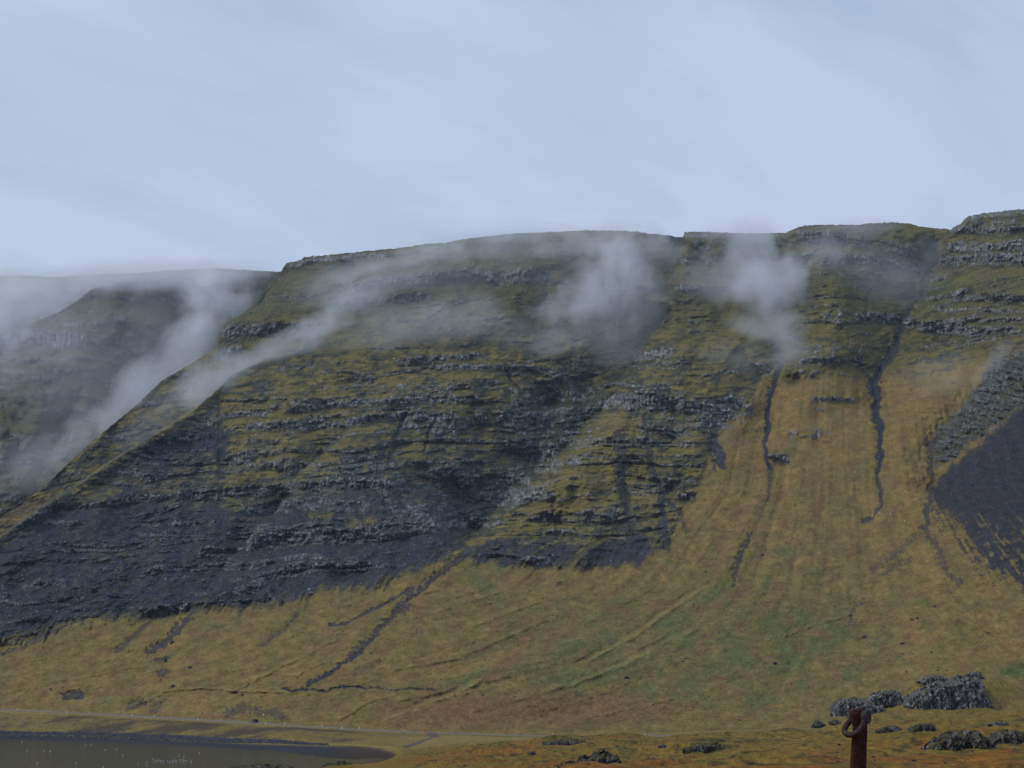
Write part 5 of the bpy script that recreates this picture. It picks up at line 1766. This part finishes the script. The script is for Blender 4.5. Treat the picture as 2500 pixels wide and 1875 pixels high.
# pin: runs from the left eye behind to the right head, which turns its round face to the camera's right
rh = loc(pp(2120, 1750, -.05))
lh = loc(pp(2082, 1744, .07))
axis = (rh - lh).normalized()
bm = bmesh.new()
tube(bm, [lh + axis * t_ for t_ in (-.01, .0, .05, .10, .15)] + [rh], [.030, .034, .034, .034, .034, .034], 20)
bm_obj('pin', bm, M_rust2, post, smooth=True)
bm = bmesh.new()
hd = Vector((.78, -.62, 0)).normalized()
hc = loc(pp(2119, 1750, -.06))
tube(bm, [hc - hd * .052, hc - hd * .046, hc - hd * .008, hc + hd * .004, hc + hd * .010], [.050, .058, .066, .066, .058], 32)
for v in bm.verts:
    v.co.z = (v.co.z - hc.z) * .98 + hc.z
pinh = bm_obj('pin_head', bm, M_rust2, post, smooth=False)
# left eye of the shackle and the rounded crown of the shank
def lump(name, c_, s_, mat, parent):
    bm = bmesh.new()
    bmesh.ops.create_icosphere(bm, subdivisions=4, radius=1)
    for v in bm.verts:
        k = 1 + .05 * float(perlin(v.co.x * 2.4 + v.co.z, v.co.y * 2.4 - v.co.z, 12))
        v.co = Vector((v.co.x * s_[0], v.co.y * s_[1], v.co.z * s_[2])) * k + c_
    return bm_obj(name, bm, mat, parent, smooth=True)
lump('left_eye' if False else 'shackle_eye', loc(pp(2083, 1743, .04)), (10.5 * PXM, .052, 14 * PXM), M_rust2, post)
lump('crown', loc(pp(2099, 1738, 0)), (10.5 * PXM, .045, 10 * PXM), M_rust, post)
lump('shackle_eye', loc(pp(2108, 1752, -.055)), (7 * PXM, .035, 17 * PXM), M_rust2, post)
# bow of the shackle
bow = [(2111, 1752, -.075), (2109, 1763, -.085), (2105, 1773, -.09), (2099, 1782, -.095), (2091, 1789, -.09), (2082, 1793, -.07), (2073, 1794, -.04), (2066, 1791, -.01), (2062, 1785, .015), (2063, 1777, .035), (2068, 1769, .05), (2075, 1760, .06), (2080, 1750, .065), (2082, 1744, .065)]
bp_ = [loc(pp(*q)) for q in bow]
fine = []
for i in range(len(bp_) - 1):
    p0, p1, p2, p3 = bp_[max(0, i - 1)], bp_[i], bp_[i + 1], bp_[min(len(bp_) - 1, i + 2)]
    for t_ in (0, .25, .5, .75):
        fine.append(.5 * ((2 * p1) + (-p0 + p2) * t_ + (2 * p0 - 5 * p1 + 4 * p2 - p3) * t_ ** 2 + (-p0 + 3 * p1 - 3 * p2 + p3) * t_ ** 3))
fine.append(bp_[-1])
bm = bmesh.new()
tube(bm, fine, [(.0235 + .005 * math.sin(i / (len(fine) - 1) * math.pi) + .0012 * math.sin(i * 1.7)) for i in range(len(fine))], 18)
bm_obj('shackle_bow', bm, M_rust2, post, smooth=True)

# ------------------------------------------------------------------ mist
def mist(x, y, rx, ry, tilt, dens, Y=None, off=25, rd=None, lump_=1.0, label=None, seed=0, thr=.0):
    if Y is None:
        Y = hill_at(x, y)[1] - off
    mp_ = Y / F * .957
    X_, Y_, Z_ = world_pt(x, y, Y)
    a, b_ = rx * mp_ * 1.35, ry * mp_ * 1.45
    c_ = rd or min(a, b_) * .8
    bm = bmesh.new()
    bmesh.ops.create_icosphere(bm, subdivisions=3, radius=1.0)
    me = bpy.data.meshes.new('mist')
    bm.to_mesh(me)
    bm.free()
    m = bpy.data.materials.new('mist')
    m.use_nodes = True
    t = m.node_tree
    t.nodes.clear()
    out = N(t, 'ShaderNodeOutputMaterial')
    pv = N(t, 'ShaderNodeVolumePrincipled')
    pv.inputs['Color'].default_value = (.92, .955, 1.0, 1)
    pv.inputs['Anisotropy'].default_value = .1
    t.links.new(pv.outputs[0], out.inputs['Volume'])
    tcc = N(t, 'ShaderNodeTexCoord')
    ln = N(t, 'ShaderNodeVectorMath', operation='LENGTH')
    t.links.new(tcc.outputs['Object'], ln.inputs[0])
    fo = N(t, 'ShaderNodeMapRange', interpolation_type='SMOOTHSTEP', inp={1: 1.0, 2: .15, 3: 0.0, 4: 1.0})
    t.links.new(ln.outputs['Value'], fo.inputs[0])
    mpn = N(t, 'ShaderNodeMapping')
    L = 62.0 * lump_
    mpn.inputs['Scale'].default_value = (a / (L * 1.25), c_ / L, b_ / L)
    mpn.inputs['Location'].default_value = (seed * 3.7, seed * 1.3, seed * 2.1)
    t.links.new(tcc.outputs['Object'], mpn.inputs[0])
    nn = N(t, 'ShaderNodeTexNoise', inp={'Scale': 1.0, 'Detail': 5.0, 'Roughness': .62, 'Distortion': .35})
    t.links.new(mpn.outputs[0], nn.inputs['Vector'])
    # density = dens * falloff * clamp(falloff*1.1 + (noise-.5)*3 - thr)
    q1 = N(t, 'ShaderNodeMath', operation='MULTIPLY_ADD', inp={1: 3.6, 2: -1.8 - .34 - thr})
    t.links.new(nn.outputs[0], q1.inputs[0])
    q2 = N(t, 'ShaderNodeMath', operation='ADD', use_clamp=True)
    t.links.new(q1.outputs[0], q2.inputs[0])
    t.links.new(fo.outputs[0], q2.inputs[1])
    fe = N(t, 'ShaderNodeMath', operation='MULTIPLY', use_clamp=True, inp={1: 2.2})
    t.links.new(fo.outputs[0], fe.inputs[0])
    q3 = N(t, 'ShaderNodeMath', operation='MULTIPLY')
    t.links.new(q2.outputs[0], q3.inputs[0])
    t.links.new(fe.outputs[0], q3.inputs[1])
    q4 = N(t, 'ShaderNodeMath', operation='MULTIPLY', inp={1: dens})
    t.links.new(q3.outputs[0], q4.inputs[0])
    t.links.new(q4.outputs[0], pv.inputs['Density'])
    m.cycles.volume_step_rate = .8
    me.materials.append(m)
    o = link_mesh('mist', me)
    o.location = (X_, Y_, Z_)
    o.scale = (a, c_, b_)
    o.rotation_euler = (0, -R(tilt), 0)
    tag(o, label or 'thin grey mist drifting over the mountainside', kind='stuff')

K = .031
L1 = 'mist filling the valley behind the left shoulder'
mist(10, 770, 170, 110, 35, K * .9, Y=1960, label=L1, seed=1, rd=60)
mist(120, 700, 260, 50, 10, K * .55, Y=2020, label=L1, seed=2, rd=60)
mist(90, 850, 200, 90, 35, K * .22, Y=1900, label=L1, seed=3, rd=60)
mist(520, 720, 120, 100, 60, K * .85, Y=2000, label=L1, seed=4, rd=70)
mist(430, 670, 260, 50, 4, K * .55, Y=2060, label=L1, seed=5, rd=60)
mist(440, 850, 140, 85, 50, K * .95, Y=1880, label=L1, seed=6, rd=60)
mist(310, 970, 160, 78, 45, K * 1.0, Y=1780, label=L1, seed=7, rd=55)
mist(180, 1075, 150, 60, 45, K * .75, Y=1690, label=L1, seed=8, rd=45)
mist(60, 1150, 190, 100, 20, K * .30, Y=1660, label=L1, seed=9, rd=45)
mist(240, 900, 360, 260, 20, K * .10, Y=1830, label=L1, seed=10, rd=70, thr=-.5)
mist(300, 672, 460, 40, 2, K * .55, Y=2160, label=L1, seed=36, rd=60, thr=-.35, lump_=1.6)
mist(70, 745, 230, 80, 15, K * .9, Y=2330, label=L1, seed=42, rd=70)
mist(20, 690, 200, 40, 0, K * .7, Y=2420, label=L1, seed=43, rd=70)
L2 = 'wisp of mist trailing up the slope over the left shoulder'
mist(520, 915, 130, 70, 35, K * 1.1, label=L2, seed=11, rd=45, Y=1570)
mist(665, 862, 190, 50, 28, K * 1.0, label=L2, seed=12, off=32, rd=36)
mist(800, 792, 150, 72, 22, K * .8, label=L2, seed=13, off=32, rd=38)
mist(400, 1010, 170, 62, 40, K * .45, label=L2, seed=14, Y=1540, rd=36)
mist(860, 740, 120, 60, 30, K * .35, label=L2, seed=39, off=28, rd=34, thr=-.2)
L3 = 'thin veil of mist across the upper slope at the centre'
mist(1080, 800, 330, 100, 5, K * .26, label=L3, seed=15, off=30, rd=38, thr=-.35)
mist(960, 640, 220, 50, 14, K * .75, label=L3, seed=16, off=22, rd=36)
mist(1230, 620, 260, 62, 6, K * .65, label=L3, seed=17, off=22, rd=36)
mist(930, 700, 220, 70, 10, K * .30, label=L3, seed=18, off=22, rd=36, thr=-.3)
mist(1150, 590, 200, 34, 8, K * .7, label=L3, seed=40, off=18, rd=34)
L4 = 'thick plume of mist rising at the centre right of the ridge'
mist(1490, 690, 175, 120, 65, K * 1.25, label=L4, seed=19, off=50, rd=56)
mist(1405, 745, 150, 110, 25, K * 1.0, label=L4, seed=20, off=42, rd=48)
mist(1520, 590, 210, 62, 0, K * .85, label=L4, seed=21, off=32, rd=44)
mist(1460, 850, 190, 75, 10, K * .42, label=L4, seed=22, off=30, rd=38, thr=-.2)
mist(1640, 620, 130, 70, 0, K * .45, label=L4, seed=23, off=30, rd=42)
mist(1590, 740, 110, 110, 80, K * .40, label=L4, seed=41, off=34, rd=42)
L5 = 'thick plume of mist over the left gully'
mist(1890, 710, 145, 125, 80, K * 1.25, label=L5, seed=24, off=50, rd=54)
mist(1850, 610, 110, 90, 70, K * 1.1, label=L5, seed=25, off=42, rd=46)
mist(1890, 810, 150, 70, 0, K * .6, label=L5, seed=26, off=36, rd=40)
mist(1770, 690, 150, 120, 0, K * .38, label=L5, seed=27, off=32, rd=40)
mist(1840, 890, 220, 70, 0, K * .20, label=L5, seed=28, off=30, rd=36, thr=-.3)
mist(1975, 640, 130, 60, 35, K * .55, label=L5, seed=44, off=36, rd=40)
mist(1790, 565, 190, 40, 0, K * .6, label=L5, seed=45, off=24, rd=36)
mist(1930, 860, 80, 50, 60, K * .45, label=L5, seed=46, off=30, rd=32)
mist(1330, 850, 130, 50, 30, K * .4, label=L4, seed=47, off=30, rd=34)
L6 = 'mist spilling through the notch at the top right'
mist(2285, 620, 80, 95, 70, K * .8, label=L6, seed=29, off=32, rd=36)
mist(2060, 562, 190, 34, 3, K * .55, label=L6, seed=30, off=20, rd=28)
mist(2180, 700, 160, 80, 0, K * .18, label=L6, seed=31, off=26, rd=36, thr=-.3)
L7 = 'faint streaks of mist above the dark scree cone'
mist(2400, 910, 170, 30, 48, K * .55, label=L7, seed=32, off=26, rd=24)
mist(2330, 920, 150, 75, 10, K * .28, label=L7, seed=33, off=26, rd=30, thr=-.3)
L8 = 'broad thin veil of cloud over the upper cliffs'
mist(1150, 690, 540, 110, 4, K * .11, label=L8, seed=34, off=30, rd=50, thr=-.45, lump_=1.8)
mist(1950, 680, 500, 130, 2, K * .09, label=L8, seed=35, off=30, rd=50, thr=-.4, lump_=1.8)
mist(1330, 572, 300, 32, 0, K * .38, label=L8, seed=37, off=15, rd=38, thr=-.3, lump_=1.3)
# the air itself
bm = bmesh.new()
box(bm, (0, 0, 496), (12600, 12600, 1006))
mh = bpy.data.materials.new('air')
mh.use_nodes = True
t = mh.node_tree
t.nodes.clear()
out = N(t, 'ShaderNodeOutputMaterial')
pv = N(t, 'ShaderNodeVolumePrincipled')
pv.inputs['Color'].default_value = (.62, .77, 1.0, 1)
pv.inputs['Density'].default_value = HAZE = .000034
t.links.new(pv.outputs[0], out.inputs['Volume'])
if USE_HAZE:
    hz = bm_obj('haze', bm, mh)
    tag(hz, 'thin pale haze in the air over the fjord', kind='stuff')
